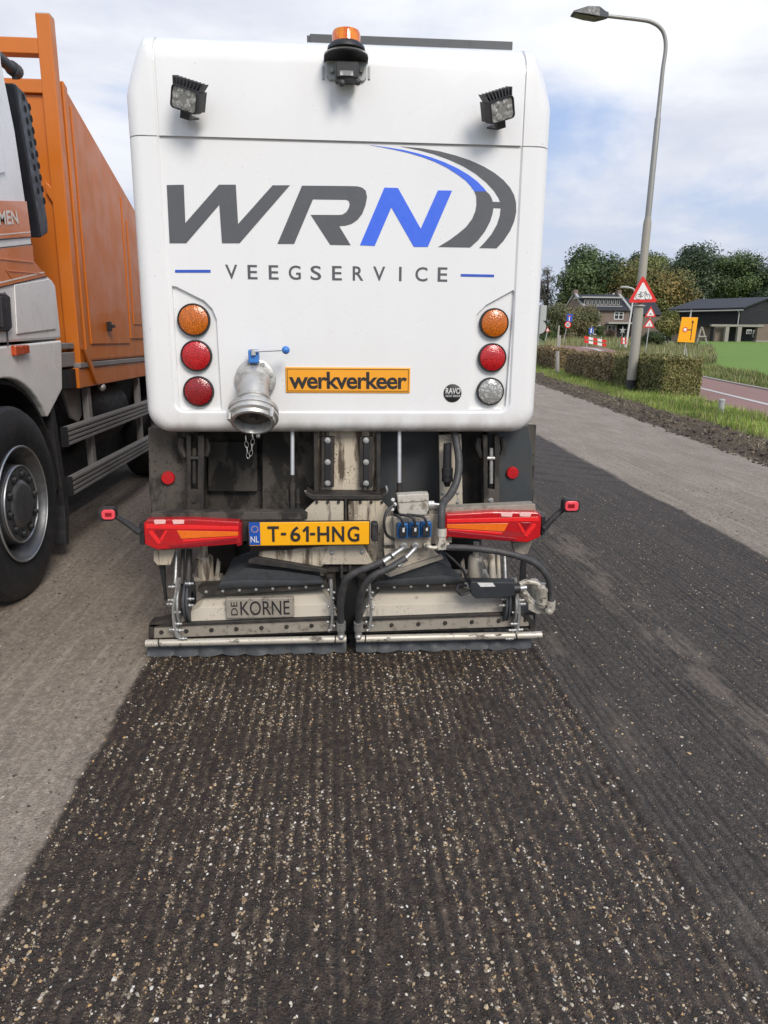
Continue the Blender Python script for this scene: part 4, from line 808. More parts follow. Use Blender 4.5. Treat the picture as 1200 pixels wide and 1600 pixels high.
for cx in (629, 648, 666): hose('cable', [(615 + (cx - 629) * .55, 804, 2.96), (cx - 7, 807, 2.94), (cx - 1, 813, 2.935), (cx + 1, 824, 2.935)], .006, 'black', 8)
hose('cable', [(694, 862, 2.98), (712, 878, 2.97), (724, 892, 2.97), (730, 912, 3.0)], .0055, 'black', 8)
mb = MB(); mb.lathe(P(699, 760, 3.2), P(699, 720, 3.2) - P(699, 760, 3.2), [(.012, 0), (.018, .02), (.026, .025), (.026, .045), (.023, .047), (.026, .05), (.026, .085), (.02, .09), (.018, .2)], 14); mb.build('plug_connector', 'black', SW)
mp_ = plate('side_plate', [(686, 680), (721, 678), (723, 793), (688, 795)], 3.26, .02, 'cream'); bolt_parts(mp_, [(692, 771), (715, 770), (692, 785), (715, 785)], 3.26, .007, .006, 6, 'zinc')

# ---------------- scrubbing head dragged behind
def hood_unit(name, poly_lo, poly_hi, Yf, Yt):
    mb = MB(); a = [P(x, y, Yf) for x, y in poly_lo]; b = [P(x, y, Yf + .02) for x, y in poly_hi]; mb.add(a + b, []); return mb
SH = root('scrubbing_attachment', (.055, 3.2, 0), 'dirty cream scrubbing head with rubber skirts hung low behind the sweeper', 'attachment')
def hood_mesh(bot, mid, top):
    mb = MB(); B_ = [P(a, b, 3.035) for a, b in bot]; M_ = [P(a, b, 3.045) for a, b in mid]; T_ = [P(a, b, 3.12) for a, b in top]
    n = len(B_); back = [Vector((v.x, 3.42, v.z)) for v in B_]; backt = [Vector((v.x, 3.40, v.z)) for v in T_]
    vs = B_ + M_ + T_ + backt + back; fs = []
    for k in range(4):
        for i in range(n - 1): fs.append((k * n + i, k * n + i + 1, (k + 1) * n + i + 1, (k + 1) * n + i))
    fs.append(tuple(k * n for k in range(5))); fs.append(tuple(k * n + n - 1 for k in reversed(range(5)))); mb.add(vs, fs); return mb
hl = hood_mesh([(264, 982), (300, 980), (400, 977), (530, 971)], [(285, 962), (312, 949), (400, 947), (520, 944)], [(309, 948), (322, 929), (400, 927), (500, 922)]).build('hood_cover', 'creamlite', SH, 0, .002)
hr = hood_mesh([(563, 971), (640, 969), (720, 967), (812, 963)], [(574, 946), (640, 944), (720, 943), (806, 940)], [(594, 922), (640, 921), (720, 919), (790, 918)]).build('hood_cover', 'creamlite', SH, 0, .002)
x0, x1, z0, z1 = rect(353, 934, 459.5, 965, 3.025); mb = MB(); mb.box(x0, x1, 3.02, 3.05, z0, z1); np_ = mb.build('name_plate', 'strip', SH, 0, .004)
flat_text('lettering', 'KORNE', 375.5, 939, 452.5, 961, 3.0185, 'ink', np_, 0.004)
x0, x1, z0, z1 = rect(361, 940.5, 371, 961.5, 3.0185); lettering('lettering', 'DE', lambda a, b: (x0 + (x1 - x0) * (1 - b), 3.0185, z0 + (z1 - z0) * a), 'ink', np_, .004)
# top flanges and rubber bellows
f1 = plate('top_flange', [(307, 922), (318, 917), (510, 908), (513, 917), (505, 921), (318, 931)], 3.06, .08, 'dark', .002, SH); f2 = plate('top_flange', [(577, 916), (735, 911), (770, 912), (770, 918), (577, 923)], 3.06, .08, 'dark', .002, SH)
bolt_parts(f1, [(322 + 26 * k, 925 - 1.25 * k) for k in range(8)], 3.058, .005, .005, 6, 'zinc'); bolt_parts(f2, [(590 + 26 * k, 918.5 - .9 * k) for k in range(7)], 3.058, .005, .005, 6, 'zinc')
def bellows(low, mid, top):
    mb = MB(); rows = [[P(a, b, 3.06) for a, b in low], [P(a, (b + c_) / 2 + 3, 3.035) for (a, b), (a2, c_) in zip(low, mid)], [P(a, b + 1, 3.035) for a, b in mid], [P(a, b, 3.055) for a, b in mid], [P(a, b + 3, 3.045) for a, b in top], [P(a, b, 3.10) for a, b in top]]
    n = len(low); rows.append([Vector((v.x, 3.35, v.z)) for v in rows[-1]]); vs = [v for r in rows for v in r]
    fs = [(k * n + i, k * n + i + 1, (k + 1) * n + i + 1, (k + 1) * n + i) for k in range(len(rows) - 1) for i in range(n - 1)]; mb.add(vs, fs); return mb.build('rubber_bellows', 'bellow', SH, 70)
bellows([(340, 922), (380, 920), (440, 917), (505, 912)], [(345, 908), (385, 905), (440, 906), (505, 906)], [(352, 898), (385, 885), (440, 889), (500, 898)])
bellows([(578, 918), (630, 916), (690, 913), (732, 911)], [(588, 908), (630, 903), (690, 898), (722, 902)], [(600, 900), (640, 888), (682, 876), (705, 884)])
# base strip with bolts, dragging pipe, rubber skirt
for a, b, ya, yb in ((240, 538, 986.5, 973.5), (558, 833, 977, 966)):
    pl = [(a, ya - 9), (b, yb - 8), (b, yb + 12), (a, ya + 11)]
    st = plate('base_strip', pl, 3.03, .012, 'strip', .002, SH)
    q = [(a - 7 if a < 300 else a, ya - 11), (b + (0 if b < 600 else 4), yb - 10), (b + (0 if b < 600 else 4), yb - 5), (a - 7 if a < 300 else a, ya - 6)]; plate('base_frame', q, 3.02, .09, 'dark', .003, SH)
    q = [(a - 7 if a < 300 else a, ya - 11), (b + (0 if b < 600 else 4), yb - 10), (b + (0 if b < 600 else 4), yb + 15), (a - 7 if a < 300 else a, ya + 14)]; plate('base_frame', q, 3.043, .08, 'dark', .003, SH)
    n = 8 if a < 300 else 7; bolt_parts(st, [(a + 12 + (b - a - 24) * k / (n - 1), ya + 2 + (yb - ya) * (12 + (b - a - 24) * k / (n - 1)) / (b - a)) for k in range(n)], 3.03, .007, .007, 10, 'dark')
for a, b, ya, yb in ((228, 541, 1005.5, 998), (557, 846, 998, 992)):
    p0, p1 = P(a, ya, 3.0), P(b, yb, 3.0); zc = (p0.z + p1.z) / 2; mb = MB(); mb.lathe((p0.x, 3.0, zc), (1, 0, 0), [(.011, .01), (.0165, 0), (.0165, p1.x - p0.x), (.011, p1.x - p0.x - .01)], 20); pp_ = mb.build('drag_pipe', 'pipe', SH)
    mb = MB(); mb.torus((p0.x + .06 if a < 300 else p1.x - .12, 3.0, zc), (1, 0, .15), .0185, .003, 18, 6); mb.torus((p1.x - .05 if a < 300 else p0.x + .04, 3.0, zc), (1, 0, -.1), .0185, .003, 18, 6); mb.build('clamp', 'dark', pp_)
def skirt(xa, xb):
    nx, nt_ = 260, 9; xs_ = np.linspace(xa, xb, nx); vs = []
    for x in xs_:
        u = (x - xa) / .105; ph = abs(math.sin(PI * u + .5 * math.sin(x * 3.1))) ** .8; w1 = ph; wr_ = .005 * math.sin(x * 23) + .003 * math.sin(x * 47 + 1)
        for j in range(nt_):
            t_ = j / (nt_ - 1); bul = math.sin(PI * min(1, t_ * .8)); vs.append((x, 3.085 - .052 * t_ - .016 * bul * w1 + wr_ * t_, max(.003, .075 * (1 - t_) ** .9 + .010 * bul * w1 - .004 + .012 * t_ * (1 - ph))))
    mb = MB(); mb.add(vs, [(i * nt_ + j, (i + 1) * nt_ + j, (i + 1) * nt_ + j + 1, i * nt_ + j + 1) for i in range(nx - 1) for j in range(nt_ - 1)]); return mb.build('rubber_skirt', 'bellow', SH, 80)
skirt(XL - .01, P(541, 1003, 3.05).x); skirt(P(556, 1000, 3.05).x, XR0 - .02)
# side cheeks: stacked discs with bolts, links and cylinders
def cheeks(px, s):
    for k, (dx, r_, mt, y0) in enumerate(((0, 39, 'zinc', 940), (9 * s, 36, 'bellow', 936), (14 * s, 37, 'bellow', 936))):
        c = P(px + dx, y0, 3.08); R_ = psz(r_, 3.08); mb = MB(); mb.lathe((c.x - .004, c.y, c.z), (1, 0, 0), [(R_ * .35, 0), (R_, 0), (R_ + .003, .005), (R_, .010), (R_ * .35, .010)], 40); mb.build('cheek_disc', mt, SH)
    pts = [(px - 7 * s, 903), (px - 9 * s, 925), (px - 13 * s, 950), (px - 12 * s, 975), (px - 7 * s, 996)]; mb = MB(); mb.tube([P(a, b, 2.99) for a, b in pts], .0075, 6); mb.tube([P(a + 3 * s, b, 3.01) for a, b in pts], .0075, 6); mb.build('guard_strip', 'zinc', SH)
    for (dx, y) in ((-14, 917), (-15, 938), (-17, 944), (12, 912), (13, 936), (-6, 975), (-3, 985), (12, 946), (2, 998), (-13, 984), (-8, 957)):
        mb = MB(); c = P(px + dx * s, y, 2.99); mb.sphere(c, .0085, 8); mb.cyl(c + Vector((-.018, 0, 0)), c + Vector((.018, 0, 0)), .0055, n=6); mb.build('bolt', 'zinc', SH)
cheeks(284, 1); cheeks(798, -1)
def cheek_mid(px):
    pts = [(px, 905), (px + 1, 930), (px + 3, 955), (px, 985)]; mb = MB(); mb.tube([P(a, b, 3.0) for a, b in pts], .007, 6); mb.build('guard_strip', 'zinc', SH)
    for dx, y in ((-4, 922), (5, 926), (-4, 948), (6, 950), (-5, 972), (5, 978), (4, 935), (-3, 985)): mb = MB(); mb.sphere(P(px + dx, y, 2.995), .0075, 8); mb.build('bolt', 'zinc', SH)
cheek_mid(517); cheek_mid(577)
mb = MB(); pbox(mb, 525, 890, 560, 990, 3.15, .1); mb.build('centre_post', 'void', SH, 0, .003)
mb = MB(); pbox(mb, 512, 884, 576, 893, 3.08, .06); bolts(mb, [(516, 901), (566, 900), (540, 904)], 3.1, .014, .012, 12); pbox(mb, 532, 880, 536, 902, 3.06, .05); pbox(mb, 545, 880, 549, 902, 3.06, .05); mb.build('hinge_block', 'dark', SH, 0)
for px, mt, s in ((322, 'creamdirty', 1), (742, 'creamlite', -1)):
    mb = MB(); mb.lathe(P(px, 904, 3.18), (0, 0, 1), [(0, 0), (.034, 0), (.036, .01), (.036, .10), (.03, .112), (.014, .112), (.014, .18), (0, .18)], 20); cy = mb.build('lift_cylinder', mt, SH)
    mb = MB(); pbox(mb, px - 24, 904, px + 22, 909, 3.15, .08); mb.build('foot_plate', 'strip', cy, 0, .003)
    for k, (dx, w_) in enumerate(((-36, .010), (-26, .017), (-46, .008))):
        mb = MB(); mb.cyl(P(px + dx * s, 858, 3.12), P(px + (dx - 2) * s, 912, 3.06), w_ * .8, w_, 12); mb.build('link_rod', 'zinc' if k == 2 else ('cream' if s < 0 else 'dark'), SH)
    plate('gusset', [(px + 17 * s, 873), (px + 22 * s, 880), (px + 20 * s, 905), (px + 13 * s, 905)], 3.16, .02, 'strip', .002, SH); plate('gusset', [(px - 18 * s, 875), (px - 12 * s, 875), (px - 26 * s, 908), (px - 32 * s, 906)], 3.10, .02, 'dark' if s > 0 else 'strip', .002, SH)
plate('lower_bracket', [(240, 861), (274, 858), (266, 883), (246, 883), (240, 876)], 3.06, .04, 'creamdirty'); plate('lower_bracket', [(800, 848), (832, 846), (824, 866), (806, 868)], 3.06, .04, 'strip')
plate('prop_leg', [(248, 884), (257, 884), (258, 915), (261, 940), (257, 938), (253, 912)], 3.1, .02, 'black'); plate('prop_leg', [(816, 868), (823, 867), (822, 905), (816, 918), (812, 912)], 3.1, .02, 'black')
plate('end_stop', [(232, 976), (262, 968), (276, 966), (276, 972), (240, 980), (240, 996), (232, 998)], 3.02, .07, 'dark', .002, SH); plate('end_stop', [(822, 958), (836, 972), (836, 985), (828, 985), (828, 972), (818, 963)], 3.02, .07, 'dark', .002, SH)
# spindle actuator on the right
mb = MB(); ppoly(mb, [(736, 909), (803, 910), (805, 914), (804, 930), (796, 933), (744, 936), (737, 930), (734, 918)], 2.93, .06); ac = mb.build('spindle_actuator', basic('actuator_black', (.028, .032, .037), .42, var=.15, vs=14), SW, 0, .005, 3)
mb = MB(); mb.cyl(P(797, 920, 2.96), P(812, 919, 2.96), .027, .022, 16); mb.build('end_cap', 'black', ac); mb = MB(); mb.cyl(P(812, 919, 2.96), P(822, 918, 2.965), .010, n=12); mb.build('piston_rod', 'chrome', ac)
plate('label_sticker', [(746, 910.8), (770, 911), (774, 916.5), (751, 917)], 2.9265, .004, 'whitepl', 0, ac)
hose('cable', [(738, 922, 2.95), (722, 929, 2.93), (714, 922, 2.93), (717, 914, 2.95), (728, 915, 2.97)], .0065, 'black', 8, ac)
mb = MB(); mb.cyl(P(727, 914, 2.99), P(736, 917, 2.97), .014, n=12); mb.build('eye_end', 'zinc', ac)
# swivel arm outside right
mb = MB(); mb.tube([P(812, 913, 2.98), P(822, 909, 2.98), P(838, 911, 2.98), P(846, 917, 2.97)], .013, 10); mb.lathe(P(847, 944, 2.97), (0, 0, 1), [(0, -.012), (.020, -.012), (.020, .0), (.026, .004), (.024, .06), (.030, .07), (.030, .083), (.02, .085), (.016, .098), (0, .098)], 20)
mb.tube([P(816, 923, 3.0), P(828, 938, 3.0), P(836, 944, 3.0)], .016, 8); ppoly(mb, [(826, 944), (852, 944), (856, 958), (840, 959), (826, 953)], 2.985, .02); mb.cyl(P(834, 906, 3.05), P(834, 942, 3.05), .020, n=14); mb.tube([P(853, 940, 2.97), P(858, 950, 2.965), P(861, 955, 2.96)], .014, 10)
sa = mb.build('swivel_arm', 'pipe', SH)
mb = MB(); mb.cyl(P(861, 939, 2.95), P(860.5, 952, 2.95), .020, n=14); mb.sphere(P(858, 954, 2.95), .021, 12); mb.build('end_fitting', 'pipe', h3)
# dark chassis mass ahead
mb = MB(); mb.box(BX0 + .1, BX1 - .1, 3.55, 7.3, .45, BZ0 + .05); mb.build('chassis', 'void', SW, 0)
# ================================================================ orange and white truck on the left
XT = -1.70
TR = root('container_truck', (-2.9, 5.4, 0), 'white and orange lorry with tall orange container body beside the sweeper', 'lorry')
def tpoly(mb, pts, x, dep): return mb.extr([XP(a, b, x) for a, b in pts], (-dep, 0, 0))
def tplate(name, pts, x, dep, mat, bevel=.003, parent=None): mb = MB(); tpoly(mb, pts, x, dep); return mb.build(name, mat, parent or TR, 0, bevel)
def yz(mb, pts, x, dep): return mb.extr([(x, y, z) for y, z in pts], (-dep, 0, 0))
WC = Vector((XT + .03, 3.88, .525)); WR = .525
arch = [(WC.y + .67 * math.cos(a), WC.z + .67 * math.sin(a)) for a in np.linspace(math.radians(38), math.radians(165), 18)]
p = lambda a, b: (lambda v: (v.y, v.z))(XP(a, b, XT))
low = [p(98, 608)] + arch + [(2.9, .55), (2.1, .55), (2.1, 1.36), p(0, 541.5), p(96.5, 531.5)]
mb = MB(); yz(mb, low, XT, 2.4); cb = mb.build('cab_lower', 'cabwhite', TR, 0, .012, 3)
upl = [p(96, 529), (3.8, 1.372), (2.1, 1.376), (2.05, 1.7), (2.3, 2.9), (4.28, 2.95), p(3, 100), p(24, 205), p(50, 380), p(53, 408), p(74, 431), p(82, 438), p(87, 446)]
mb = MB(); yz(mb, upl, XT, 2.4); cu = mb.build('cab_upper', 'cabwhite', TR, 0, .014, 3)
mb = MB(); yz(mb, [p(90, 525), (2.15, 1.34), (2.15, 1.4), p(90, 535)], XT - .012, 2.37); mb.build('seam_seal', 'seam', TR, 0)
dz = XT + .0035
tplate('stripe', [(-60, 312), (41.5, 314.5), (48.5, 369.5), (-60, 377)], dz, .003, 'cab_orange', 0, cu)
tplate('stripe', [(-60, 371), (47.8, 361.6), (48, 363.2), (-60, 373)], dz + .0012, .001, 'letter', 0, cu)
tplate('stripe', [(-60, 379), (49, 369.8), (49.3, 371.2), (-60, 381)], dz + .0012, .001, 'ink', 0, cu); tplate('stripe', [(-60, 393), (50.5, 380.8), (50.7, 382.4), (-60, 395)], dz + .0012, .001, 'ink', 0, cu)
tplate('stripe', [(-60, 395.5), (50.8, 383), (53, 408), (73, 431.5), (-60, 462)], dz, .003, 'cab_orange', 0, cu)
tplate('stripe', [(-60, 462), (73.5, 431), (74, 432.6), (-60, 464)], dz + .0012, .001, 'ink', 0, cu)
tplate('stripe', [(-60, 454), (0, 440.5), (69, 424.5), (70, 426.2), (0, 443), (-60, 457)], dz + .0012, .001, 'letter', 0, cu)
tplate('crease', [(-60, 400), (0, 403), (53, 408.5), (52, 411), (0, 405.5), (-60, 402)], dz + .004, .004, 'cab_orange', .001, cu); tplate('crease', [(9, 421.5), (66, 427), (66, 428.4), (12, 424), (20, 435), (18.5, 435.5)], dz + .003, .003, 'cab_orange', .001, cu)
c0, c1, c2, c3 = XP(-14, 352.5, dz + .003), XP(29.5, 349.5, dz + .003), XP(25.5, 328.5, dz + .003), XP(-14, 329, dz + .003)
lettering('lettering', 'AMEN', lambda a, b: (c0 * (1 - a) + c1 * a) * (1 - b) + (c3 * (1 - a) + c2 * a) * b, 'letter', cu, .025)
tplate('cab_panel', [(23, 445), (76, 436), (84, 448), (88, 514), (27, 522)], dz + .004, .006, 'cabwhite', .006, cu)
tplate('cab_panel', [(-40, 150), (-5, 150), (9, 270), (-40, 280)], dz + .006, .01, 'cabwhite', .008, cu)
tplate('door_gap', [(7, 456), (8.5, 456), (14, 541), (12, 541)], dz + .001, .002, 'seam', 0, cu)
tplate('door_handle', [(-12, 458), (10, 458), (17, 464), (20, 512), (15, 518), (-12, 518)], dz + .02, .03, 'black', .008, cu); tplate('handle_grip', [(2, 463), (8, 463), (11, 512), (5, 512)], dz + .034, .02, 'rubber', .005, cu)
tplate('marker_lamp', [(24.5, 540), (46, 538.5), (47.5, 552), (26, 556)], dz + .022, .03, basic('marker_amber', rgb(190, 72, 22), .25, var=.1, Coat_Weight=.4), .006, cb)
# front wheel
wo = wheel(TR, WC - Vector((.16, 0, 0)), 1, WR, .32, .295)
mb = MB(); mb.lathe(WC - Vector((.16, 0, 0)), (1, 0, 0), [(.292, -.12), (.30, .12), (.315, .15), (.318, .158), (.306, .162), (.298, .15), (.288, .12), (.255, .10), (.245, .04), (.225, .02)], 56); rm = mb.build('rim', 'rim', wo, 50)
mb = MB(); mb.torus(WC + Vector((0, 0, 0)), (1, 0, 0), .311, .006, 56, 6); mb.build('rim_edge', 'rimedge', rm)
mb = MB(); mb.lathe(WC - Vector((.12, 0, 0)), (1, 0, 0), [(.235, 0), (.222, .03), (.213, .095), (.205, .105), (.195, .108), (.13, .108), (.122, .115), (.114, .122), (.10, .125), (0, .126)], 56); hb = mb.build('hub', 'rim', wo, 30)
mb = MB(); mb.torus(WC - Vector((.012, 0, 0)), (1, 0, 0), .207, .006, 56, 6); mb.torus(WC - Vector((.002, 0, 0)), (1, 0, 0), .112, .003, 48, 6); mb.build('hub_ring', 'rimedge', hb)
for k in range(10):
    a = 2 * PI * k / 10 + .15; c = WC + Vector((-.0125, math.cos(a) * .162, math.sin(a) * .162))
    mb = MB(); mb.lathe(c, (1, 0, 0), [(.027, .002), (.024, -.001), (.024, .0015), (0, .0015)], 18); mb.lathe(c, (1, 0, 0), [(.017, 0), (.017, .012), (.012, .02), (0, .021)], 6); mb.build('wheel_nut', 'tyre', hb)
wo2 = wheel(TR, (-3.95, 3.95, WR), -1, WR, .32, .295)
for y in (7.6, 8.9):
    for x_, s in ((-1.92, 1), (-3.9, -1)):
        w_ = wheel(TR, (x_, y, WR), s, WR, .34, .295); mb = MB(); mb.lathe((x_, y, WR), (s, 0, 0), [(.296, .14), (.28, .12), (.25, -.02), (.12, -.03), (.11, .08), (0, .09)], 40); mb.build('rim', 'rim', w_)
# wheel arch liner, mud flap
mb = MB(); ar = [(WC.y + .64 * math.cos(a), WC.z + .64 * math.sin(a)) for a in np.linspace(math.radians(-5), math.radians(175), 24)]; ar2 = [(WC.y + .66 * math.cos(a), WC.z + .66 * math.sin(a)) for a in np.linspace(math.radians(175), math.radians(-5), 24)]
yz(mb, ar + ar2, XT - .03, .6); mb.build('arch_liner', 'void', TR, 0)
mb = MB(); yz(mb, [p(83, 632), p(90, 634), p(113, 790), p(113, 850), p(108, 850), p(106, 790)], XT - .02, .45); mb.build('mud_flap', 'rubber', TR, 0, .004)
# air intake tower behind the cab
SD = [(23.4, 129), (31, 137), (39, 145), (47, 165.6), (75, 347), (75.6, 364), (64, 372)]
it = tplate('air_intake', SD, XT + .01, .36, 'navy', .01)
MAT['hole'] = basic('hole_black', (.003, .003, .003), .9)
for k in range(9):
    for j in (0, 1):
        f_ = (k + .5 * j) / 9; px = 37 + j * 8 + f_ * 26; py = 152 + j * 6 + f_ * 165
        c = XP(px, py, XT + .011); mb = MB(); mb.lathe(c, (1, 0, 0), [(.019, 0), (0, .0008)], 12); mb.build('grille_hole', 'hole', it, 0)
mb = MB(); mb.tube([XP(-12, 80, XT - .1), XP(2, 93, XT - .1), XP(22, 110, XT - .1)], .03, 10); mb.lathe(XP(18, 106, XT - .1), XP(27, 113, XT - .1) - XP(18, 106, XT - .1), [(0, 0), (.04, 0), (.04, .07), (.03, .09), (0, .09)], 12); mb.cyl(XP(21, 112, XT - .1), XP(23, 124, XT - .1), .014, n=8); mb.build('exhaust_pipe', 'anth', TR)
# head frame of the load body
YF = 5.06
x1 = XT; x0 = XT - .088; ztop = XP(80, 24, XT).z
for xa, xb in ((x0, x1), (-4.05, -3.962)):
    mb = MB(); mb.box(xa, xb, YF, YF + .085, 1.22, ztop); mb.build('frame_post', 'orange', TR, 0, .006, 3)
    mb = MB(); mb.box(xa + .003, xb - .003, YF + .003, YF + .082, ztop - .001, ztop + .004); mb.build('post_cap', 'signback', TR, 0)
za, zb = P(40, 57.5, YF).z, P(40, 83, YF).z; mb = MB(); mb.box(-3.962, x0, YF + .003, YF + .082, zb, za); mb.build('cross_bar', 'orange', TR, 0, .006, 3)
za, zb = P(40, 123, YF).z, P(40, 144, YF).z; mb = MB(); mb.box(-3.962, x0, YF + .004, YF + .05, zb, za); mb.build('cross_bar', 'orange', TR, 0, .004)
mb = MB(); mb.box(-3.962, x0, YF + .03, YF + .045, 1.22, zb - .004); mb.build('head_board', 'orange', TR, 0)
mb = MB(); mb.extr([P(a, b, YF + .002) for a, b in ((70, 283), (72, 300), (91, 330), (88, 300))], (0, .05, 0)); mb.build('gusset', 'orange', TR, 0, .003)
# container side
ct = lambda y: 3.0 - .311 * (y - 5.183)
mb = MB(); yz(mb, [(5.165, 1.24), (5.165, ct(5.165)), (8.9, ct(8.9)), (9.6, 1.5), (9.6, 1.24)], XT - .004, 2.35); cn = mb.build('container', 'orange', TR, 0, .02, 3)
pp2 = lambda a, b, x: (lambda v: (v.y, v.z))(XP(a, b, x))
mb = MB(); yz(mb, [(5.168, ct(5.168) - .01), (5.168, 1.25), (5.235, 1.25), (5.235, ct(5.235) - .01)], XT + .012, .02); mb.build('corner_rail', 'orange', cn, 0, .008, 3)
q1, q2, q3 = pp2(108, 163, XT), pp2(203, 328, XT), pp2(127, 493, XT)
sl = (q2[1] - q1[1]) / (q2[0] - q1[0])
mb = MB(); yz(mb, [(q1[0] + .02, q1[1]), (q1[0] + .03, 1.36), (6.30, 1.36), (6.30, q1[1] + sl * (6.30 - q1[0]))], XT + .006, .014); mb.build('side_panel', 'orange', cn, 0, .006, 3)
mb = MB(); yz(mb, [(6.34, q1[1] + sl * (6.34 - q1[0]) - .03), (6.34, 1.40), (8.2, 1.40), (8.2, q1[1] + sl * (8.2 - q1[0]) - .03)], XT + .006, .014); sp_ = mb.build('side_panel', 'orange', cn, 0, .006, 3)
mb = MB(); yz(mb, [(6.44, q1[1] + sl * (6.44 - q1[0]) - .16), (6.44, 1.52), (8.0, 1.52), (8.0, q1[1] + sl * (8.0 - q1[0]) - .16)], XT + .013, .010); mb.build('inner_panel', 'orange', sp_, 0, .004)
a_ = XP(168, 510, XT + .01); mb = MB(); mb.box(a_.x, a_.x + .03, a_.y - .02, a_.y + .02, a_.z - .035, a_.z + .035); mb.box(a_.x + .02, a_.x + .045, a_.y - .008, a_.y + .05, a_.z - .01, a_.z + .015); mb.build('latch', 'black', cn, 0, .004)
mb = MB(); mb.box(XT - 2.3, XT + .01, 5.02, 9.6, 1.205, 1.238); mb.build('sill_strip', 'alurail', TR, 0, .003)
mb = MB(); mb.box(XT - 2.3, XT, 5.0, 9.6, 1.07, 1.204); mb.build('sill', 'orange', TR, 0, .006)
mb = MB(); yz(mb, [pp2(126, 545, XT), pp2(131, 545, XT), pp2(153, 600, XT), pp2(147, 600, XT)], XT + .022, .02); mb.build('brace', 'orange', TR, 0, .003)
mb = MB(); mb.box(XT - .35, XT - .02, 4.76, 5.0, 1.08, 1.20); mb.build('deck_box', 'void', TR, 0); mb = MB(); mb.box(XT - .5, XT - .03, 4.80, 5.05, 1.215, 1.31); mb.box(XT - .5, XT - .03, 4.80, 5.05, 1.33, 1.37); mb.build('step_box', 'alurail', TR, 0, .006)
mb = MB(); mb.box(-3.7, -1.95, 2.2, 9.6, .62, 1.07); mb.build('chassis', 'void', TR, 0)
mb = MB(); mb.lathe((XT - .42, 5.6, .80), (0, 1, 0), [(0, 0), (.27, 0), (.29, .03), (.29, 1.0), (.27, 1.03), (0, 1.03)], 28); mb.build('fuel_tank', 'dark', TR)
mb = MB(); mb.box(-3.6, -2.02, 5.32, 7.05, .24, 1.0); mb.build('shade_block', 'void', TR, 0, .02)  # added dark block, keeps far-side light from showing under the lorry
mb = MB(); mb.box(-3.6, -2.3, 4.7, 5.3, .35, 1.0); mb.build('gearbox', 'void', TR, 0, .02)
c = XP(163, 605, XT); mb = MB(); mb.sphere(c + Vector((-.02, 0, 0)), .03, 10); mb.build('side_lamp', 'alu', TR)
# under-run rails with brackets
for (za, zb) in ((.845, .722), (.52, .395)):
    mb = MB(); mb.box(XT - .035, XT - .008, 4.69, 7.2, zb, za)
    n = 4
    for k in range(n): h_ = (za - zb) / n; mb.box(XT - .012, XT + .006, 4.69, 7.2, zb + h_ * k + .006, zb + h_ * (k + 1) - .006)
    mb.build('side_rail', 'alurail', TR, 0, .002)
    mb = MB(); mb.box(XT - .037, XT + .006, 4.675, 4.69, zb - .002, za + .002); mb.build('rail_cap', 'black', TR, 0)
for y in (5.25, 6.6):
    mb = MB(); mb.box(XT - .08, XT - .036, y, y + .07, .40, 1.06); mb.build('rail_bracket', 'alurail', TR, 0, .004)
mb = MB(); yz(mb, [(4.95, 1.06), (5.3, 1.06), (5.28, .86), (5.2, .82), (5.08, .86)], XT - .10, .02); mb.build('hanger_plate', 'alurail', TR, 0, .003)
# ================================================================ roadside and background
def zt(Y): return float(terr(0, Y))
# street lamp
LY = 20.7; lb0 = Vector((8.82, LY, -.02))
SL = root('street_lamp', lb0, 'tall grey stepped street lamp standing in front of the clipped hedge', 'street lamp')
pt = lambda px, py: P(px, py, LY)
top = Vector((8.86, LY, 9.0)); base = lb0
def at_z(z): return base + (Vector((8.935, LY, 9.3)) - base) * ((z - base.z) / (9.3 - base.z))
z1_, z2_ = pt(1014, 345).z, pt(1030, 184).z
mb = MB(); mb.lathe(base, at_z(9) - base, [(.145, 0), (.145, .35), (.155, .36)], 20); mb.build('base_sleeve', 'rubber', SL)
mb = MB(); mb.lathe(base, at_z(9) - base, [(.14, .30), (.135, 2.3), (.118, 2.42), (.112, z1_ - .05), (.085, z1_ + .1), (.083, z1_ + .12)], 24); mb.build('pole', 'post', SL)
mb = MB(); mb.lathe(base, at_z(9) - base, [(.083, z1_ + .05), (.078, z2_ - .02), (.062, z2_ + .06), (.056, 8.3)], 20); mb.build('upper_pole', 'posttop', SL)
arm = [at_z(8.0), at_z(8.55)] + [pt(a, b) for a, b in ((1040, 76), (1038, 55), (1030, 42), (1016, 34), (1000, 31), (975, 28), (948, 25))]
mb = MB(); mb.tube(arm, lambda t: .054 - .01 * t, 12); mb.build('arm', 'posttop', SL)
hA, hB = pt(950, 24), pt(894, 21)
mb = MB(); d = (hB - hA); u = Vector((0, .16, 0)); z_ = Vector((0, 0, 1))
secs = [(0, .06, .06, -.06), (.1, .1, .07, -.08), (.3, .19, .14, -.10), (.62, .20, .13, -.07), (1.0, .16, .02, -.02)]
vs_ = []; fs_ = []
for t_, hw, up, dn in secs:
    c = hA + d * t_; vs_ += [c + Vector((0, -hw, dn)), c + Vector((0, hw, dn)), c + Vector((0, hw * .8, up)), c + Vector((0, -hw * .8, up))]
for k in range(len(secs) - 1):
    for j in range(4): fs_.append((k * 4 + j, k * 4 + (j + 1) % 4, (k + 1) * 4 + (j + 1) % 4, (k + 1) * 4 + j))
fs_ += [(3, 2, 1, 0), tuple((len(secs) - 1) * 4 + j for j in range(4))]
mb.add(vs_, fs_); hd = mb.build('lamp_head', 'lamphead', SL, 0, .01)
mb = MB(); mb.add([hA + d * .35 + Vector((0, -.15, -.115)), hA + d * .35 + Vector((0, .15, -.115)), hA + d * .95 + Vector((0, .13, -.04)), hA + d * .95 + Vector((0, -.13, -.04))], [(3, 2, 1, 0)]); mb.build('lamp_glass', 'lampglass', hd, 0)
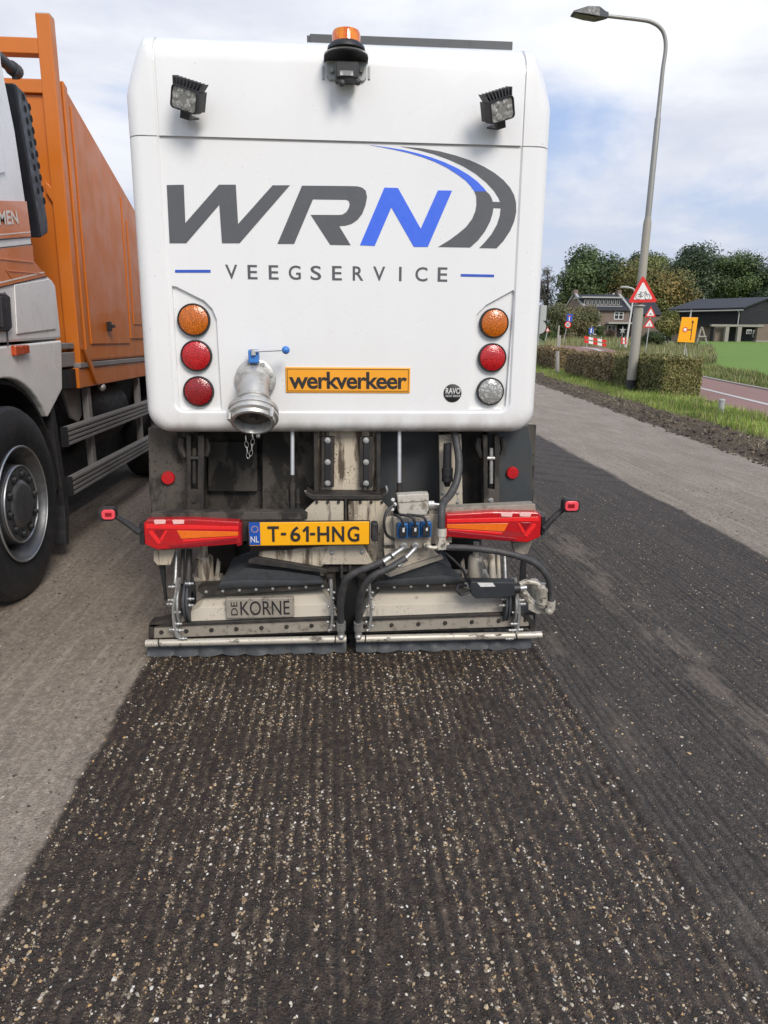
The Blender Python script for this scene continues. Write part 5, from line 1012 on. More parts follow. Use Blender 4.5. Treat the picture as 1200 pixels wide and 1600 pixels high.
# triangular signs
def tri(name, loc_px, Y, label, symbol, lean=0., grp=None, parent=None, post=None):
    a, b, c = [P(x, y, Y) for x, y in loc_px]; ctr = (a + b + c) / 3; Yb_ = Y
    r = root(name, (ctr.x, Y, ctr.z), label, 'traffic sign', grp) if parent is None else parent
    def T(k, Yo, dep, mat, nm):
        q = [ctr + (v - ctr) * k for v in (a, b, c)]; e = []
        for i in range(3):
            u, v, w_ = q[i - 1], q[i], q[(i + 1) % 3]; e += [v + (u - v) * .06, v + (w_ - v) * .06]
        mb = MB(); mb.extr([(v.x, Yo, v.z) for v in e], (0, dep, 0)); return mb.build(nm, mat, r, 0)
    T(1., Y, .02, 'signred', 'red_border'); T(.66, Y - .006, .006, 'signwhite', 'white_panel')
    w_ = (c - b).length; mb = MB()
    if symbol == 'bike':
        for dx in (-.155, .155):
            o = ctr + Vector((dx * w_, -.012, -.105 * w_)); mb.torus(o, (0, 1, 0), .085 * w_, .006 * w_, 20, 5)
        o = ctr + Vector((0, -.012, -.105 * w_)); k = w_
        for p0, p1 in (((-.155, 0), (-.08, .13)), ((-.08, .13), (.10, .12)), ((-.02, 0), (-.09, .11)), ((-.155, 0), (-.02, 0)), ((-.02, 0), (.10, .12)), ((.155, 0), (.09, .16)), ((.09, .16), (.05, .17)), ((-.12, .15), (-.06, .15))):
            mb.tube([o + Vector((p0[0] * k, 0, p0[1] * k)), o + Vector((p1[0] * k, 0, p1[1] * k))], .006 * k, 5, False)
    elif symbol == 'bump':
        o = ctr + Vector((0, -.008, -.06 * w_)); mb.extr([o + Vector((x * w_, 0, z * w_)) for x, z in ((-.16, -.03), (-.08, 0), (-.04, .06), (.04, .06), (.08, 0), (.16, -.03))], (0, .001, 0))
    else:
        o = ctr + Vector((0, -.008, -.06 * w_)); mb.extr([o + Vector((x * w_, 0, z * w_)) for x, z in ((-.02, -.1), (.02, -.1), (.02, .02), (.05, .02), (0, .16), (-.05, .02), (-.02, .02))], (0, .001, 0))
    mb.build('symbol', 'ink', r, 0); return r
s1 = tri('warning_sign', ((1005, 430), (981.5, 473), (1027.5, 472)), LY - .20, 'red bordered triangular sign with bicycle fixed to the lamp post', 'bike')
mb = MB(); c = P(1000, 470, LY - .1); mb.torus((at_z(2.7).x, LY, P(1000, 468, LY).z), (0, 0, 1), .15, .02, 20, 6); mb.torus((at_z(2.7).x, LY, P(1000, 478, LY).z), (0, 0, 1), .15, .025, 20, 6); mb.build('clamp', 'signback', s1)
SY = 49.
s2 = tri('double_warning_sign', ((1017.4, 478), (1007, 495.6), (1025.2, 495.2)), SY, 'two small red bordered triangular signs one above the other on a post', 'bump')
tri('x', ((1015.6, 496.3), (1004.6, 511.8), (1023, 511.8)), SY, '', 'arrow', parent=s2)
mb = MB(); q = P(1014, 505, SY); mb.cyl((q.x - .05, SY + .05, zt(SY) - .1), (q.x + .1, SY + .05, P(1016, 482, SY).z), .035, n=10); mb.build('post', 'galv', s2)
# yellow diversion board
DY = 35.; q = P(1070, 540, DY); YS = root('diversion_sign', (q.x, DY, zt(DY)), 'yellow diversion board with black arrow on a splayed stand beyond the hedge', 'traffic sign')
mb = MB(); mb.extr([P(a, b, DY) for a, b in ((1065.6, 495.6), (1091, 496), (1085, 535.4), (1058.4, 534.4))], (0, .03, 0)); mb.build('board', 'signyel', YS, 0, .01)
mb = MB(); pl = lambda pts: mb.extr([P(a, b, DY - .006) for a, b in pts], (0, .004, 0))
pl([(1078.3, 531.5), (1079.5, 531.5), (1083, 503.5), (1081.8, 503.5)]); pl([(1080.3, 504.2), (1082.8, 500), (1084.5, 504.6)]); pl([(1074.3, 514.6), (1080.6, 514.8), (1080.5, 516.2), (1074.2, 516)]); mb.build('arrow', 'ink', YS, 0)
c = P(1070.5, 515, DY - .008); mb = MB(); mb.lathe(c, (0, -1, 0), [(.125, 0), (.125, .004), (.085, .004)], 24); mb.build('ring', 'signred', YS, 0); mb = MB(); mb.lathe(c, (0, -1, 0), [(.086, .002), (0, .003)], 24); mb.build('disc', 'signwhite', YS, 0)
mb = MB(); mb.tube([P(1072, 534, DY + .05), P(1069, 552, DY + .05)], .02, 6, False); mb.tube([P(1070, 545, DY + .05), (P(1066.5, 570, DY).x, DY - .1, zt(DY))], .02, 6, False); mb.tube([P(1072, 545, DY + .05), (P(1075, 570, DY).x, DY - .1, zt(DY))], .02, 6, False); mb.tube([P(1079, 496, DY + .05), P(1080, 484, DY + .05)], .03, 6, False); mb.tube([P(1071, 536, DY + .05), P(1079, 490, DY + .05)], .025, 6, False); mb.build('stand', 'galv', YS)
# road-works barriers
def barrier(label, x0, y0, x1, y1, y2, y3, Y, nseg, legs):
    q = P((x0 + x1) / 2, 545, Y); r = root('road_barrier', (q.x, Y, zt(Y)), label, 'barrier', 'road works barriers')
    for ya, yb, flip in ((y0, y1, 0), (y2, y3, 1)):
        h_ = 4.2
        for k in range(nseg):
            f0, f1 = k / nseg, (k + 1) / nseg; A_ = lambda f: (x0 + (x1 - x0) * f, ya + (yb - ya) * f)
            (ax, ay), (bx_, by_) = A_(f0), A_(f1); mb = MB(); mb.extr([P(ax, ay, Y), P(bx_, by_, Y), P(bx_, by_ + h_, Y), P(ax, ay + h_, Y)], (0, .04, 0)); mb.build('board', 'signred' if (k % 2 == 0) else 'signwhite', r, 0)
    for lx in legs:
        mb = MB(); a = P(lx, y0 + 1, Y + .06); mb.cyl(a, (a.x - .1, Y + .06, zt(Y) - .05), .04, n=8); mb.build('post', 'galv', r)
barrier('red and white striped double barrier closing the side road', 913, 525, 947.5, 531.5, 531, 537.8, 62., 5, (919, 940))
barrier('short red and white barrier beside the distant lamp', 970.5, 527.5, 979, 528, 533, 533.5, 60., 3, (971.5, 977.5))
# blue plates on posts
def post_to(mb, px, py, Y, pxb, r=.035): a = P(px, py, Y); b = P(pxb, 540, Y); mb.cyl((b.x, Y, zt(Y) - .1), a, r, n=8)
r = root('dead_end_sign', (P(882, 530, 70).x, 70, zt(70)), 'blue rectangular sign above a round speed limit sign on one post', 'traffic sign')
mb = MB(); post_to(mb, 889.5, 491, 70.06, 879.5); mb.build('post', 'galv', r); mb = MB(); mb.extr([P(a, b, 70) for a, b in ((886.3, 490), (895.2, 491), (893.7, 503), (885, 502.2))], (0, .03, 0)); bp = mb.build('blue_panel', 'signblue', r, 0)
mb = MB(); mb.extr([P(a, b, 69.99) for a, b in ((889.2, 494.5), (890.6, 494.6), (890, 501.6), (888.6, 501.6))], (0, .005, 0)); mb.build('symbol', 'signwhite', bp, 0); mb = MB(); mb.extr([P(a, b, 69.99) for a, b in ((887.6, 493.2), (892.4, 493.5), (892.2, 495), (887.4, 494.6))], (0, .005, 0)); mb.build('symbol', 'signred', bp, 0)
c = P(887.2, 507.3, 70); mb = MB(); mb.lathe(c, (0, -1, 0), [(.33, -.02), (.33, .01), (.22, .011)], 24); rd = mb.build('round_sign', 'signred', r, 0); mb = MB(); mb.lathe(c, (0, -1, 0), [(.225, .012), (0, .013)], 24); mb.build('disc', 'signwhite', rd, 0)
flat_text('lettering', '30', 884.6, 504.8, 889.8, 509.8, 69.98, 'ink', rd, .02)
r = root('blue_marker_sign', (P(922, 530, 66).x, 66, zt(66)), 'small blue and white plate on a post behind the double barrier', 'traffic sign')
mb = MB(); mb.extr([P(a, b, 66) for a, b in ((921, 512.5), (927.8, 511.6), (926.5, 521), (919.8, 521.6))], (0, .03, 0)); bp = mb.build('blue_panel', 'signblue', r, 0); mb = MB(); mb.extr([P(a, b, 65.99) for a, b in ((923.2, 513.5), (925.2, 513.2), (924.2, 520), (922.4, 520.2))], (0, .005, 0)); mb.build('symbol', 'signwhite', bp, 0); mb = MB(); post_to(mb, 924.5, 510, 66.06, 920); mb.build('post', 'galv', r)
r = tri('distant_warning_sign', ((856, 510.5), (852.3, 518.2), (859, 518.4)), 72., 'small distant triangular sign on a thin post left of the path', 'arrow'); mb = MB(); post_to(mb, 855.5, 517, 72.06, 850.8, .05); mb.build('post', 'galv', r)
r = root('rear_of_sign', (P(846, 530, 40).x, 40, zt(40)), 'grey backs of a rectangular and a round sign beside the sweeper', 'traffic sign')
mb = MB(); mb.extr([P(a, b, 40) for a, b in ((838, 477), (854.6, 477), (853, 501), (838, 501))], (0, .02, 0)); mb.build('rectangular_panel', 'signback', r, 0); c = P(843, 511, 40); mb = MB(); mb.lathe(c, (0, -1, 0), [(0, -.01), (.37, -.01), (.37, .01), (0, .01)], 28); mb.build('round_panel', 'signback', r, 0); mb = MB(); post_to(mb, 845.5, 476, 39.94, 840, .03); mb.build('post', 'galv', r)
# posts and bollards
def stake(px, pyt, pyb, Y, rad, mat, name, label, cat, lean=0.):
    a = P(px + lean, pyt, Y); b = P(px, pyb, Y); zb = zt(Y); o = root(name, (b.x, Y, zb), label, cat); mb = MB(); mb.lathe(Vector((b.x, Y, zb - .05)), a - Vector((b.x, Y, zb - .05)), [(rad * 1.05, 0), (rad, .1), (rad * .96, (a - Vector((b.x, Y, zb - .05))).length - .02), (rad * .8, (a - Vector((b.x, Y, zb - .05))).length), (0, (a - Vector((b.x, Y, zb - .05))).length)], 10); mb.build('shaft', mat, o); return o
stake(870.5, 508.7, 545, 46., .06, 'wood', 'wooden_post', 'tall pale wooden post standing in the hedge gap', 'post', 2.8)
stake(873.5, 524, 545, 50., .10, 'concrete', 'concrete_post', 'short grey concrete post beside the tall wooden one', 'post', 1.)
o = stake(871, 549, 582, 31.5, .09, 'concrete', 'stone_post', 'broad pinkish stone post at the opening between the hedges', 'post', 0)
gb = G(1126, 645); o = root('bollard', (gb.x, gb.y, 0), 'low grey bollard in the verge grass by the red path', 'bollard'); mb = MB(); mb.lathe((gb.x, gb.y, -.05), (0, 0, 1), [(.06, 0), (.06, .28), (.065, .285), (.065, .32), (.05, .335), (0, .34)], 16); mb.build('shaft', 'trimgrey', o)
# distant lamp
r = root('path_lamp', (P(977, 542, 60.5).x, 60.5, zt(60.5)), 'thin pale path lamp with short curved arm far behind the post', 'street lamp'); mb = MB(); Q = lambda a, b: P(a, b, 60.5); b0 = Vector((P(977.5, 542, 60.5).x, 60.5, zt(60.5) - .1))
mb.tube([b0, Q(985, 495), Q(990, 462)], lambda t: .09 - .03 * t, 8, False); mb.build('pole', 'trim', r); mb = MB(); mb.tube([Q(990, 463), Q(991.2, 454), Q(988, 450.5), Q(980, 449)], .05, 8); mb.build('arm', 'trim', r); mb = MB(); mb.tube([Q(982, 449.2), Q(976, 448.6), Q(969.5, 448.8)], lambda t: .11 - .04 * t, 8, False); mb.build('lamp_head', 'trimgrey', r)
# wooden trestle in front of the barn
r = root('play_frame', (P(1096, 531, 74).x, 74, zt(74)), 'pale wooden swing frame standing at the edge of the field before the barn', 'play frame'); Q = lambda a, b, y=74: P(a, b, y)
for a, b in ((1089, 1096), (1105, 1097)):
    for y_ in (74, 75.5): mb = MB(); f = Q(a, 532, y_); f.z = zt(y_); mb.tube([f, Q(b, 511.5, y_)], .09, 6, False); mb.build('leg', 'wood', r)
mb = MB(); mb.tube([Q(1096.5, 511.5, 73.8), Q(1096.5, 511.5, 75.7)], .09, 6, False); mb.tube([Q(1090.5, 526, 73.9), Q(1103.5, 526, 73.9)], .08, 6, False); mb.build('beam', 'wood', r)

# ---------------------------------------------------------------- house
HY = 100.; HZ = zt(100.) - .1
HO = root('brick_house', (P(945, 530, HY).x, HY + 4, HZ), 'dark brick house with slate roof and long dormer behind shrubs', 'house')
hx0, hx1 = P(912, 495, HY).x, P(983, 495, HY).x; ez = P(945, 483.5, HY).z; rz = P(940, 462, HY + 4.5).z; Yr = HY + 4.5; Ye = HY + 9
mb = MB(); mb.extr([(hx0, HY, HZ), (hx0, HY, ez), (hx0, Yr, rz), (hx0, Ye, ez), (hx0, Ye, HZ)], (hx1 - hx0, 0, 0)); mb.build('wall', 'brick', HO, 0)
rf = MB(); rf.extr([(hx0 + .25, HY - .35, ez - .05), (hx0 + .25, Yr, rz + .16), (hx0 + .25, Yr, rz + .02), (hx0 + .25, HY - .35, ez - .19)], (hx1 - hx0 - .5, 0, 0)); rf.extr([(hx0 + .25, Ye + .35, ez - .05), (hx0 + .25, Yr + .01, rz + .16), (hx0 + .25, Yr + .01, rz + .02), (hx0 + .25, Ye + .35, ez - .19)], (hx1 - hx0 - .5, 0, 0)); rf = rf.build('roof', 'slate', HO, 0)
for x_ in (hx0 - .12, hx1 - .18):
    mb = MB(); mb.extr([(x_, HY - .4, ez - .1), (x_, HY - .4, ez + .16), (x_, Yr, rz + .45), (x_, Yr, rz + .1)], (.34, 0, 0)); mb.extr([(x_, Ye + .4, ez - .1), (x_, Ye + .4, ez + .16), (x_, Yr + .01, rz + .45), (x_, Yr + .01, rz + .1)], (.34, 0, 0)); mb.build('gable_coping', 'trimgrey', HO, 0)
    mb = MB(); mb.box(x_ - .1, x_ + .5, Yr - .4, Yr + .4, rz, rz + .75); mb.build('chimney', 'brick', rf, 0, .05)
DY0 = HY + .9; dx0, dx1 = P(911, 470, DY0).x, P(970, 470, DY0).x; dz0, dz1 = P(940, 477.6, DY0).z, P(940, 466, DY0).z
mb = MB(); mb.box(dx0, dx1, DY0, Yr - .2, dz0, dz1); dm = mb.build('dormer', 'slate', HO, 0)
mb = MB(); mb.box(dx0 - .3, dx1 + .3, DY0 - .4, Yr - .3, dz1, dz1 + .2); mb.box(dx0 - .2, dx1 + .2, DY0 - .25, DY0, dz0 - .16, dz0); mb.build('dormer_trim', 'trimgrey', dm, 0)
def window(parent, px0, py0, px1, py1, Y, nx=2, nz=2, t_=.10, fm='trim'):
    x0, x1, z0, z1 = rect(px0, py0, px1, py1, Y); mb = MB()
    mb.box(x0, x1, Y - .06, Y + .05, z0, z0 + t_); mb.box(x0, x1, Y - .06, Y + .05, z1 - t_, z1)
    for k in range(nx + 1): x = x0 + (x1 - x0 - t_) * k / nx; mb.box(x, x + t_, Y - .062, Y + .05, z0 + t_, z1 - t_)
    for k in range(1, nz):
        z = z0 + (z1 - z0) * (k / nz + .1)
        for j in range(nx): xa = x0 + (x1 - x0 - t_) * j / nx + t_; xb = x0 + (x1 - x0 - t_) * (j + 1) / nx; mb.box(xa, xb, Y - .058, Y + .05, z - .04, z + .04)
    wn_ = mb.build('window', fm, parent, 0); mb = MB(); mb.box(x0 + .05, x1 - .05, Y - .02, Y - .005, z0 + .05, z1 - .05); mb.build('pane', 'pane', wn_, 0)
for k in range(9): a = 912.8 + k * 6.35; window(HO, a, 468, a + 4.6, 476.3, DY0 - .01, 1, 1, .07, 'trimgrey')
window(HO, 959.4, 487.3, 974, 499.4, HY - .01, 2, 2); window(HO, 923, 486.8, 936.7, 497.8, HY - .01, 2, 2); window(HO, 949, 508, 962.8, 516, HY - .01, 2, 1); window(HO, 926.5, 508, 938.5, 523, HY - .01, 2, 2)
x0, x1, z0, z1 = rect(951, 503.4, 988, 506, HY - 1.2); mb = MB(); mb.box(x0, x1, HY - 1.2, HY, z0, z1); cn_ = mb.build('canopy', 'trimgrey', HO, 0)
mb = MB(); mb.box(x0 + .9, x0 + 1.05, HY - 1.1, HY - .95, HZ, z0); mb.build('canopy_post', 'barn', cn_, 0); mb = MB(); mb.box(x1 - .2, x1 - .05, HY - 1.1, HY - .95, HZ, z0); mb.build('canopy_post', 'barn', cn_, 0)
x0, x1, z0, z1 = rect(964, 507, 984, 526, HY - .02); mb = MB(); mb.box(x0, x1, HY - .04, HY + .05, HZ, z1); mb.build('door', 'barn', HO, 0)
ax0 = P(984, 495, HY + 3).x; mb = MB(); mb.box(ax0, ax0 + 4, HY + 2, HY + 8, HZ, P(985, 492, HY + 3).z); mb.build('annex', 'brick', HO, 0); mb = MB(); zz_ = P(985, 492, HY + 3).z; mb.extr([(ax0 - .2, HY + 1.7, zz_), (ax0 - .2, HY + 5, zz_ + 2.4), (ax0 - .2, HY + 8.3, zz_)], (4.4, 0, 0)); mb.build('annex_roof', 'slate', HO, 0)
c = P(973, 516, 96); st = root('garden_star', (c.x, 96, zt(96)), 'pale star shaped ornament on a stand before the house door', 'ornament'); mb = MB(); mb.extr([(c.x + (.5 if k % 2 == 0 else .17) * math.sin(k * PI / 5), 96, c.z + (.5 if k % 2 == 0 else .17) * math.cos(k * PI / 5)) for k in range(10)], (0, .12, 0)); mb.build('star', 'trimgrey', st, 0); mb = MB(); mb.cyl((c.x, 96.06, zt(96)), (c.x, 96.06, c.z - .2), .05, n=8); mb.build('stand', 'trimgrey', st)

# ---------------------------------------------------------------- barn
bc = P(1158, 481, 85.); BZ = zt(85.) - .05; la = Vector((-.66, .75, 0)); lb_ = Vector((.75, .66, 0)); BL, BW = 8.2, 8.6; ez = bc.z; rz = P(1197, 466, 85 + .66 * BW).z
BA = root('barn', (bc.x, 85, BZ), 'long black boarded barn with dark roof beyond the green field', 'barn')
O_ = Vector((bc.x, 85, 0)); up = lambda v, z: Vector((v.x, v.y, z)); wl_ = P(1150, 509, 85).z
def bq(a, b): return O_ + la * a + lb_ * b
mb = MB(); mb.extr([up(bq(0, 0), wl_), up(bq(0, 0), ez), up(bq(0, BW), rz), up(bq(0, 2 * BW), ez), up(bq(0, 2 * BW), wl_)], la * BL); mb.build('boarded_wall', 'barn', BA, 0)
hb_ = .24; mb = MB()
k = 0; z = wl_
while z < ez - .1:
    a, b = bq(-.0, -.02), bq(BL, -.02); mb.extr([up(a, z), up(a + lb_ * -.05, z), up(a, z + hb_)], la * BL); a = bq(-.02, 0); mb.extr([up(a, z), up(a - la * .05, z), up(a, z + hb_)], lb_ * 2 * BW); z += hb_
mb.build('weatherboard', 'barn', BA, 0)
mb = MB()
for s in (0, 1):
    e_ = bq(-.5, -.6 if s == 0 else 2 * BW + .6); r_ = bq(-.5, BW + (.005 if s else 0)); dz = (rz - ez) / BW * .6
    mb.extr([up(e_, ez - dz), up(r_, rz + .02), up(r_, rz + .16), up(e_, ez - dz + .14)], la * (BL + 1))
mb.build('roof', 'slate', BA, 0)
mb = MB(); a, b = up(bq(-.5, -.7), ez - .3), up(bq(BL + .5, -.7), ez - .3); mb.tube([a, b], .08, 8, False); mb.tube([up(bq(.1, -.7), ez - .3), up(bq(.1, -.15), ez - .6), up(bq(.1, -.15), wl_)], .07, 8, False); mb.build('gutter', 'trimgrey', BA)
mb = MB(); mb.extr([up(bq(0, 0), BZ), up(bq(0, 0), wl_), up(bq(0, 2 * BW), wl_), up(bq(0, 2 * BW), BZ)], la * BL * .0 + la * .3); mb.xf(Matrix.Translation(la * 3)); mb.build('inner_wall', 'barn', BA, 0)
mb = MB(); mb.extr([up(bq(2, .5), BZ), up(bq(2, .5), wl_), up(bq(BL, .5), wl_), up(bq(BL, .5), BZ)], lb_ * .3); mb.build('inner_wall', 'brick', BA, 0)
YBm = 84.0; x0, x1, z0, z1 = rect(1112, 507, 1193, 510.5, YBm); mb = MB(); mb.box(x0, x1, YBm, YBm + .4, z0, z1); bm_ = mb.build('beam', 'concrete', BA, 0)
for a, b in ((1133.5, 1139), (1152.5, 1158.5)): x0, x1, z0, z1 = rect(a, 510, b, 530, YBm); mb = MB(); mb.box(x0, x1, YBm, YBm + .4, BZ, z1); mb.build('pillar', 'concrete', BA, 0)
x0, x1, z0, z1 = rect(1184, 508, 1240, 530, YBm); mb = MB(); mb.box(x0, x1, YBm + .1, YBm + .6, BZ, z1 + .1); mb.build('brick_pier', 'brick', BA, 0); mb = MB(); mb.box(x0 - .1, x1, YBm, YBm + .7, BZ, BZ + .25); mb.build('plinth', 'concrete', BA, 0)
x0, x1, z0, z1 = rect(1116, 511, 1130, 531, YBm + 1); mb = MB(); mb.box(x0, x1, YBm + .8, YBm + 1.2, BZ, z1); mb.build('brick_pier', 'brick', BA, 0)
window(BA, 1176, 516, 1184, 527, YBm + 1.6, 1, 2); window(BA, 1166, 515, 1174, 522, YBm + 1.6, 2, 1)

# ---------------------------------------------------------------- trees, shrubs, hedges
def leaves(name, pts, nrm, size, cols, parent, jit=.9):
    n = len(pts); a = RNG.normal(size=(n, 3)) * jit + nrm; a /= np.linalg.norm(a, axis=1)[:, None]; u = np.cross(a, RNG.normal(size=(n, 3))); u /= np.linalg.norm(u, axis=1)[:, None]; v = np.cross(a, u)
    s = size * RNG.uniform(.55, 1.3, (n, 1)); q = np.stack([pts - u * s, pts - v * s * .55, pts + u * s, pts + v * s * .55], 1).reshape(-1, 3)
    c = np.repeat(cols[:, None], 4, 1).reshape(-1, 3); return np_mesh(name, q, (np.arange(n) * 4)[:, None] + np.arange(4)[None], 'leaf', parent, c, smooth=False)
def tree(px0, px1, pyt, pyb, Y, cols, label, n=6500, size=.30, name='tree', cat='tree', lob=34, open_=.0, depth=.8, trunk=True, grp='trees behind the house and barn'):
    xa, xb = P(px0, 450, Y).x, P(px1, 450, Y).x; zb = zt(Y) - .1; z0, z1 = P((px0 + px1) / 2, pyb, Y).z, P((px0 + px1) / 2, pyt, Y).z; cx = (xa + xb) / 2
    r = root(name, (cx, Y, zb), label, cat, grp); rx = (xb - xa) / 2; rzz = (z1 - z0) / 2; c0 = np.array([cx, Y, (z0 + z1) / 2])
    d = RNG.normal(size=(lob, 3)); d /= np.linalg.norm(d, axis=1)[:, None]; rad = RNG.uniform(.25, .80, (lob, 1)); ctr = d * rad * np.array([rx, rx * depth, rzz]); lr = RNG.uniform(.26, .50, lob) * min(rx, rzz) * 1.15; n = int(n * 3.2); size = size * .58
    ctr[0] = (0, 0, rzz * .6); k = RNG.integers(0, lob, n); dd = RNG.normal(size=(n, 3)); dd /= np.linalg.norm(dd, axis=1)[:, None]; rr = RNG.random(n) ** .45
    pts = ctr[k] + dd * (lr[k] * rr)[:, None] * np.array([1.15, 1.1, .85]); pts += RNG.normal(0, .12, pts.shape)
    e = np.abs(pts / np.array([rx, rx * depth, rzz])); ok = (e[:, 0] < 1.06) & (e[:, 2] < 1.04); pts = pts[ok]; k = k[ok]; dd = dd[ok]
    cc = np.array(cols); base = cc[RNG.integers(0, len(cc), lob)]; co = base[k] * RNG.uniform(.8, 1.2, (len(k), 1)) * RNG.uniform(.75, 1.25, lob)[k][:, None]
    leaves('crown', pts + c0, dd + np.array([0, 0, .25]), size, co, r, .5)
    if trunk:
        mb = MB(); base_ = Vector((cx, Y, zb)); top_ = Vector((cx + .1 * rx, Y, c0[2])); tr_ = max(.09, .028 * (z1 - zb)); mb.tube([base_, base_.lerp(top_, .5) + Vector((.02 * rx, 0, 0)), top_, Vector((cx, Y, z1 - rzz * .4))], lambda t: tr_ * (1 - .8 * t), 8)
        for i in range(9):
            s_ = base_.lerp(top_, .5 + .5 * i / 9); e_ = Vector(c0 + ctr[(i * 2 + 1) % lob]); mb.tube([s_, s_.lerp(e_, .5) + Vector((0, 0, .15 * rzz)), e_], lambda t: tr_ * .45 * (1 - .85 * t), 6)
        mb.build('trunk', 'bark', r)
    return r
DG = [(.075, .115, .040), (.095, .14, .048), (.06, .095, .036), (.12, .155, .06)]; YG = [(.17, .155, .05), (.20, .165, .055), (.13, .135, .045), (.22, .16, .05), (.14, .15, .045)]; BG = [(.065, .095, .050), (.08, .115, .055), (.05, .08, .042)]; OL = [(.15, .14, .065), (.19, .165, .085), (.11, .12, .055)]
tree(862, 968, 374, 505, 118., DG, 'large dark green tree rising left behind the brick house', 9000, .36)
tree(960, 1025, 378, 500, 138., BG, 'narrow dark tree top between the large green and the golden tree', 4500, .40)
tree(922, 1098, 386, 525, 114., YG, 'golden autumn tree with broad crown behind the lamp post', 12000, .34, lob=38)
tree(1032, 1122, 376, 500, 132., BG, 'dark green tree rising left of the gap above the barn roof', 9000, .38)
tree(1108, 1185, 384, 490, 130., DG, 'pale trunked green tree standing just above the barn roof', 6500, .36)
tree(1168, 1260, 405, 490, 128., BG, 'dark tree at the right edge above the barn gable', 6500, .36)
tree(990, 1062, 384, 500, 142., DG, 'green tree far behind the golden crown to the right of the post', 5000, .36)
tree(1088, 1140, 388, 490, 140., BG, 'dark tree filling the gap above the left end of the barn', 4500, .36)
tree(836, 872, 402, 505, 125., [(.20, .18, .16), (.15, .14, .12), (.11, .10, .08)], 'thin grey half bare tree close beside the sweeper', 1300, .22)
tree(848, 912, 470, 535, 84., OL, 'olive shrub mass left of the blue sign', 6000, .17, 'shrub', 'shrub', 22, grp='shrubs around the house'); tree(896, 950, 474, 533, 88., OL, 'olive willow shrub hiding the left half of the house front', 6000, .17, 'shrub', 'shrub', 22, grp='shrubs around the house')
tree(936, 952, 508, 530, 92., [(.05, .08, .025), (.07, .10, .03)], 'small round green bush under the house canopy', 1600, .13, 'shrub', 'shrub', 10, grp='shrubs around the house'); tree(950, 968, 514, 530, 93., [(.10, .07, .05), (.07, .06, .04)], 'low reddish bush before the house windows', 1500, .12, 'shrub', 'shrub', 10, grp='shrubs around the house')
tree(1033, 1070, 486, 533, 78., [(.16, .16, .04), (.12, .14, .04), (.20, .18, .06)], 'yellow green bush left of the barn', 5000, .16, 'shrub', 'shrub', 16, grp='shrubs around the house'); tree(1000, 1052, 518, 550, 60., [(.06, .085, .03), (.08, .09, .04), (.05, .07, .025)], 'dark low bush behind the two triangular signs', 5000, .10, 'shrub', 'shrub', 16, grp='shrubs around the house')
tree(1058, 1100, 528, 556, 66., [(.09, .12, .04), (.12, .12, .06)], 'loose wispy bush behind the yellow board', 3000, .10, 'shrub', 'shrub', 14, grp='shrubs around the house'); tree(848, 876, 515, 536, 78., [(.06, .09, .025), (.08, .11, .03)], 'dark green bush left of the wooden post', 2500, .12, 'shrub', 'shrub', 12, grp='shrubs around the house')
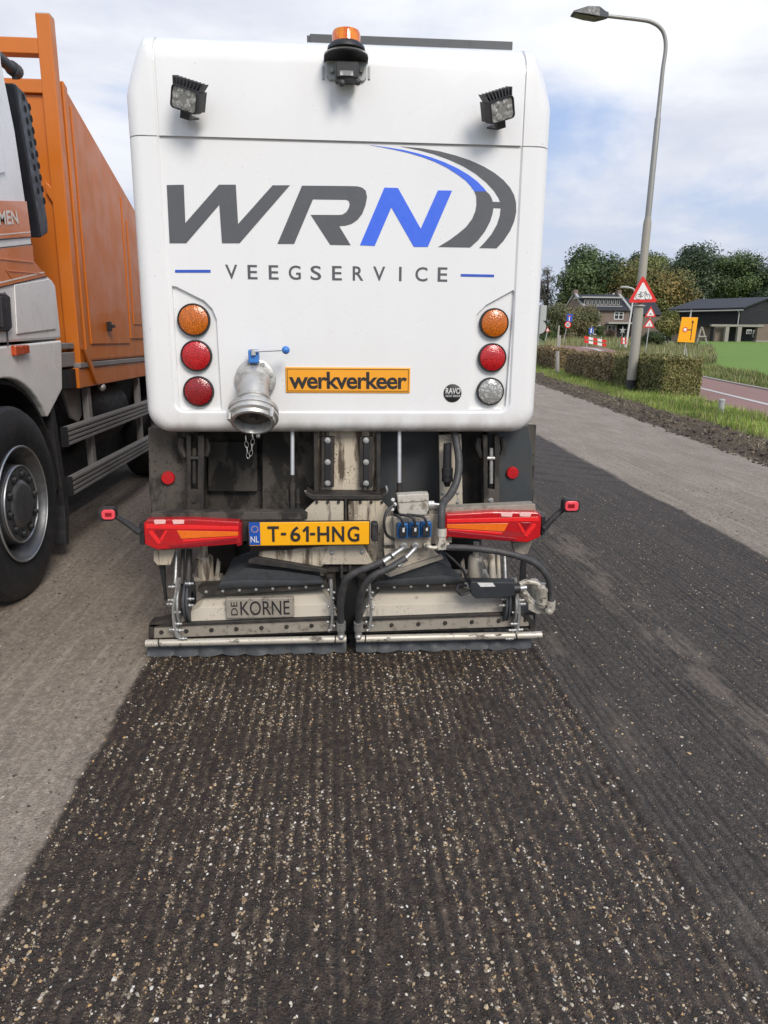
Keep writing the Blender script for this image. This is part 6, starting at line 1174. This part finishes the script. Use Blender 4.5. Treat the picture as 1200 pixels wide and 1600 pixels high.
def hedge(y0, y1, xfun, wd, hfun, label, n, cols, size=.030):
    ymid = (y0 + y1) / 2; r = root('hedge', (xfun(ymid) + wd / 2, ymid, 0), label, 'hedge', 'clipped hedges along the verge')
    n1 = int(n * .45); n2 = int(n * .25); n3 = n - n1 - n2
    y = RNG.uniform(y0, y1, n); x = np.empty(n); z = np.empty(n); nr = np.zeros((n, 3))
    x[:n1] = xfun(y[:n1]) + RNG.normal(.05, .045, n1); z[:n1] = RNG.random(n1) ** .85 * hfun(y[:n1]); nr[:n1] = (-1, 0, .3)
    x[n1:n1 + n2] = xfun(y[n1:n1 + n2]) + RNG.uniform(0, wd, n2); z[n1:n1 + n2] = hfun(y[n1:n1 + n2]) + RNG.normal(-.02, .035, n2); nr[n1:n1 + n2] = (0, 0, 1)
    y[n1 + n2:] = y0 + np.abs(RNG.normal(.03, .045, n3)); x[n1 + n2:] = xfun(y[n1 + n2:]) + RNG.uniform(0, wd, n3); z[n1 + n2:] = RNG.random(n3) ** .85 * hfun(y[n1 + n2:]); nr[n1 + n2:] = (0, -1, .3)
    z = np.maximum(z, .03); bul = .05 * fbm(y * 2.1, z * 2.5 + x, 2, 99); x = x + bul
    cc = np.array(cols); co = cc[RNG.integers(0, len(cc), n)] * (.6 + .7 * vnoise(y * 5, z * 6 + x * 3, 13))[:, None] * RNG.uniform(.7, 1.3, (n, 1))
    leaves('foliage', np.stack([x, y, terr(x, y) + z], -1), nr, size, co, r, .75)
    mb = MB(); m_ = 8
    for i in range(m_):
        ya, yb = y0 + .10 + (y1 - y0 - .2) * i / m_, y0 + .10 + (y1 - y0 - .2) * (i + 1) / m_; ha = float(hfun(np.array(ya))) - .10; mb.extr([(xfun(ya) + .13, ya, zt(ya)), (xfun(ya) + wd - .1, ya, zt(ya)), (xfun(ya) + wd - .1, ya, zt(ya) + ha), (xfun(ya) + .13, ya, zt(ya) + ha)], (xfun(yb) - xfun(ya), yb - ya, zt(yb) - zt(ya)))
    mb.build('branches', basic('hedge_core', (.035, .03, .018), .95, var=.4, vs=12), r, 0)
hx = lambda y: 8.98 + (y - 20.7) * .10
HC = [(.21, .19, .065), (.16, .175, .052), (.27, .235, .095), (.12, .15, .042), (.19, .16, .065)]; HC2 = [(.27, .19, .095), (.22, .165, .08), (.32, .23, .125), (.18, .15, .065)]
hedge(18.5, 23.2, hx, 1.05, lambda y: 1.01 + .07 * fbm(np.asarray(y) * 1.7, 0 * np.asarray(y), 3, 21), 'clipped yellow green hedge on the near side of the lamp post', 22000, HC, .034)
hedge(23.4, 30.4, hx, 1.05, lambda y: .98 + .07 * fbm(np.asarray(y) * 1.7, 0 * np.asarray(y), 3, 23), 'brownish clipped hedge running on behind the lamp post', 20000, HC2, .036)
hedge(33.0, 39.5, lambda y: 10.3 + (y - 33) * .10, 1.0, lambda y: .98 + 0 * y, 'short brownish hedge piece next to the sweeper side', 9000, HC2, .04)

# distant wood closing the view
n = 22000; x = RNG.uniform(25, 175, n); hgt = 5.5 + 3.2 * fbm(x * .07, 0 * x, 3, 3) + 1.6 * fbm(x * .4, 0 * x, 2, 4); z = RNG.random(n) ** .8 * hgt; y = 165 + RNG.uniform(-4, 4, n)
co = np.array(BG)[RNG.integers(0, 3, n)] * (.6 + .8 * vnoise(x * .35, z * .5, 6))[:, None] * RNG.uniform(.7, 1.3, (n, 1))
tag(leaves('far_wood', np.stack([x, y, 1.6 + z], -1), np.array([0, -1, .4]), .45, co, None), 'far dark green line of trees closing the horizon behind house and barn', 'wood', kind='stuff')
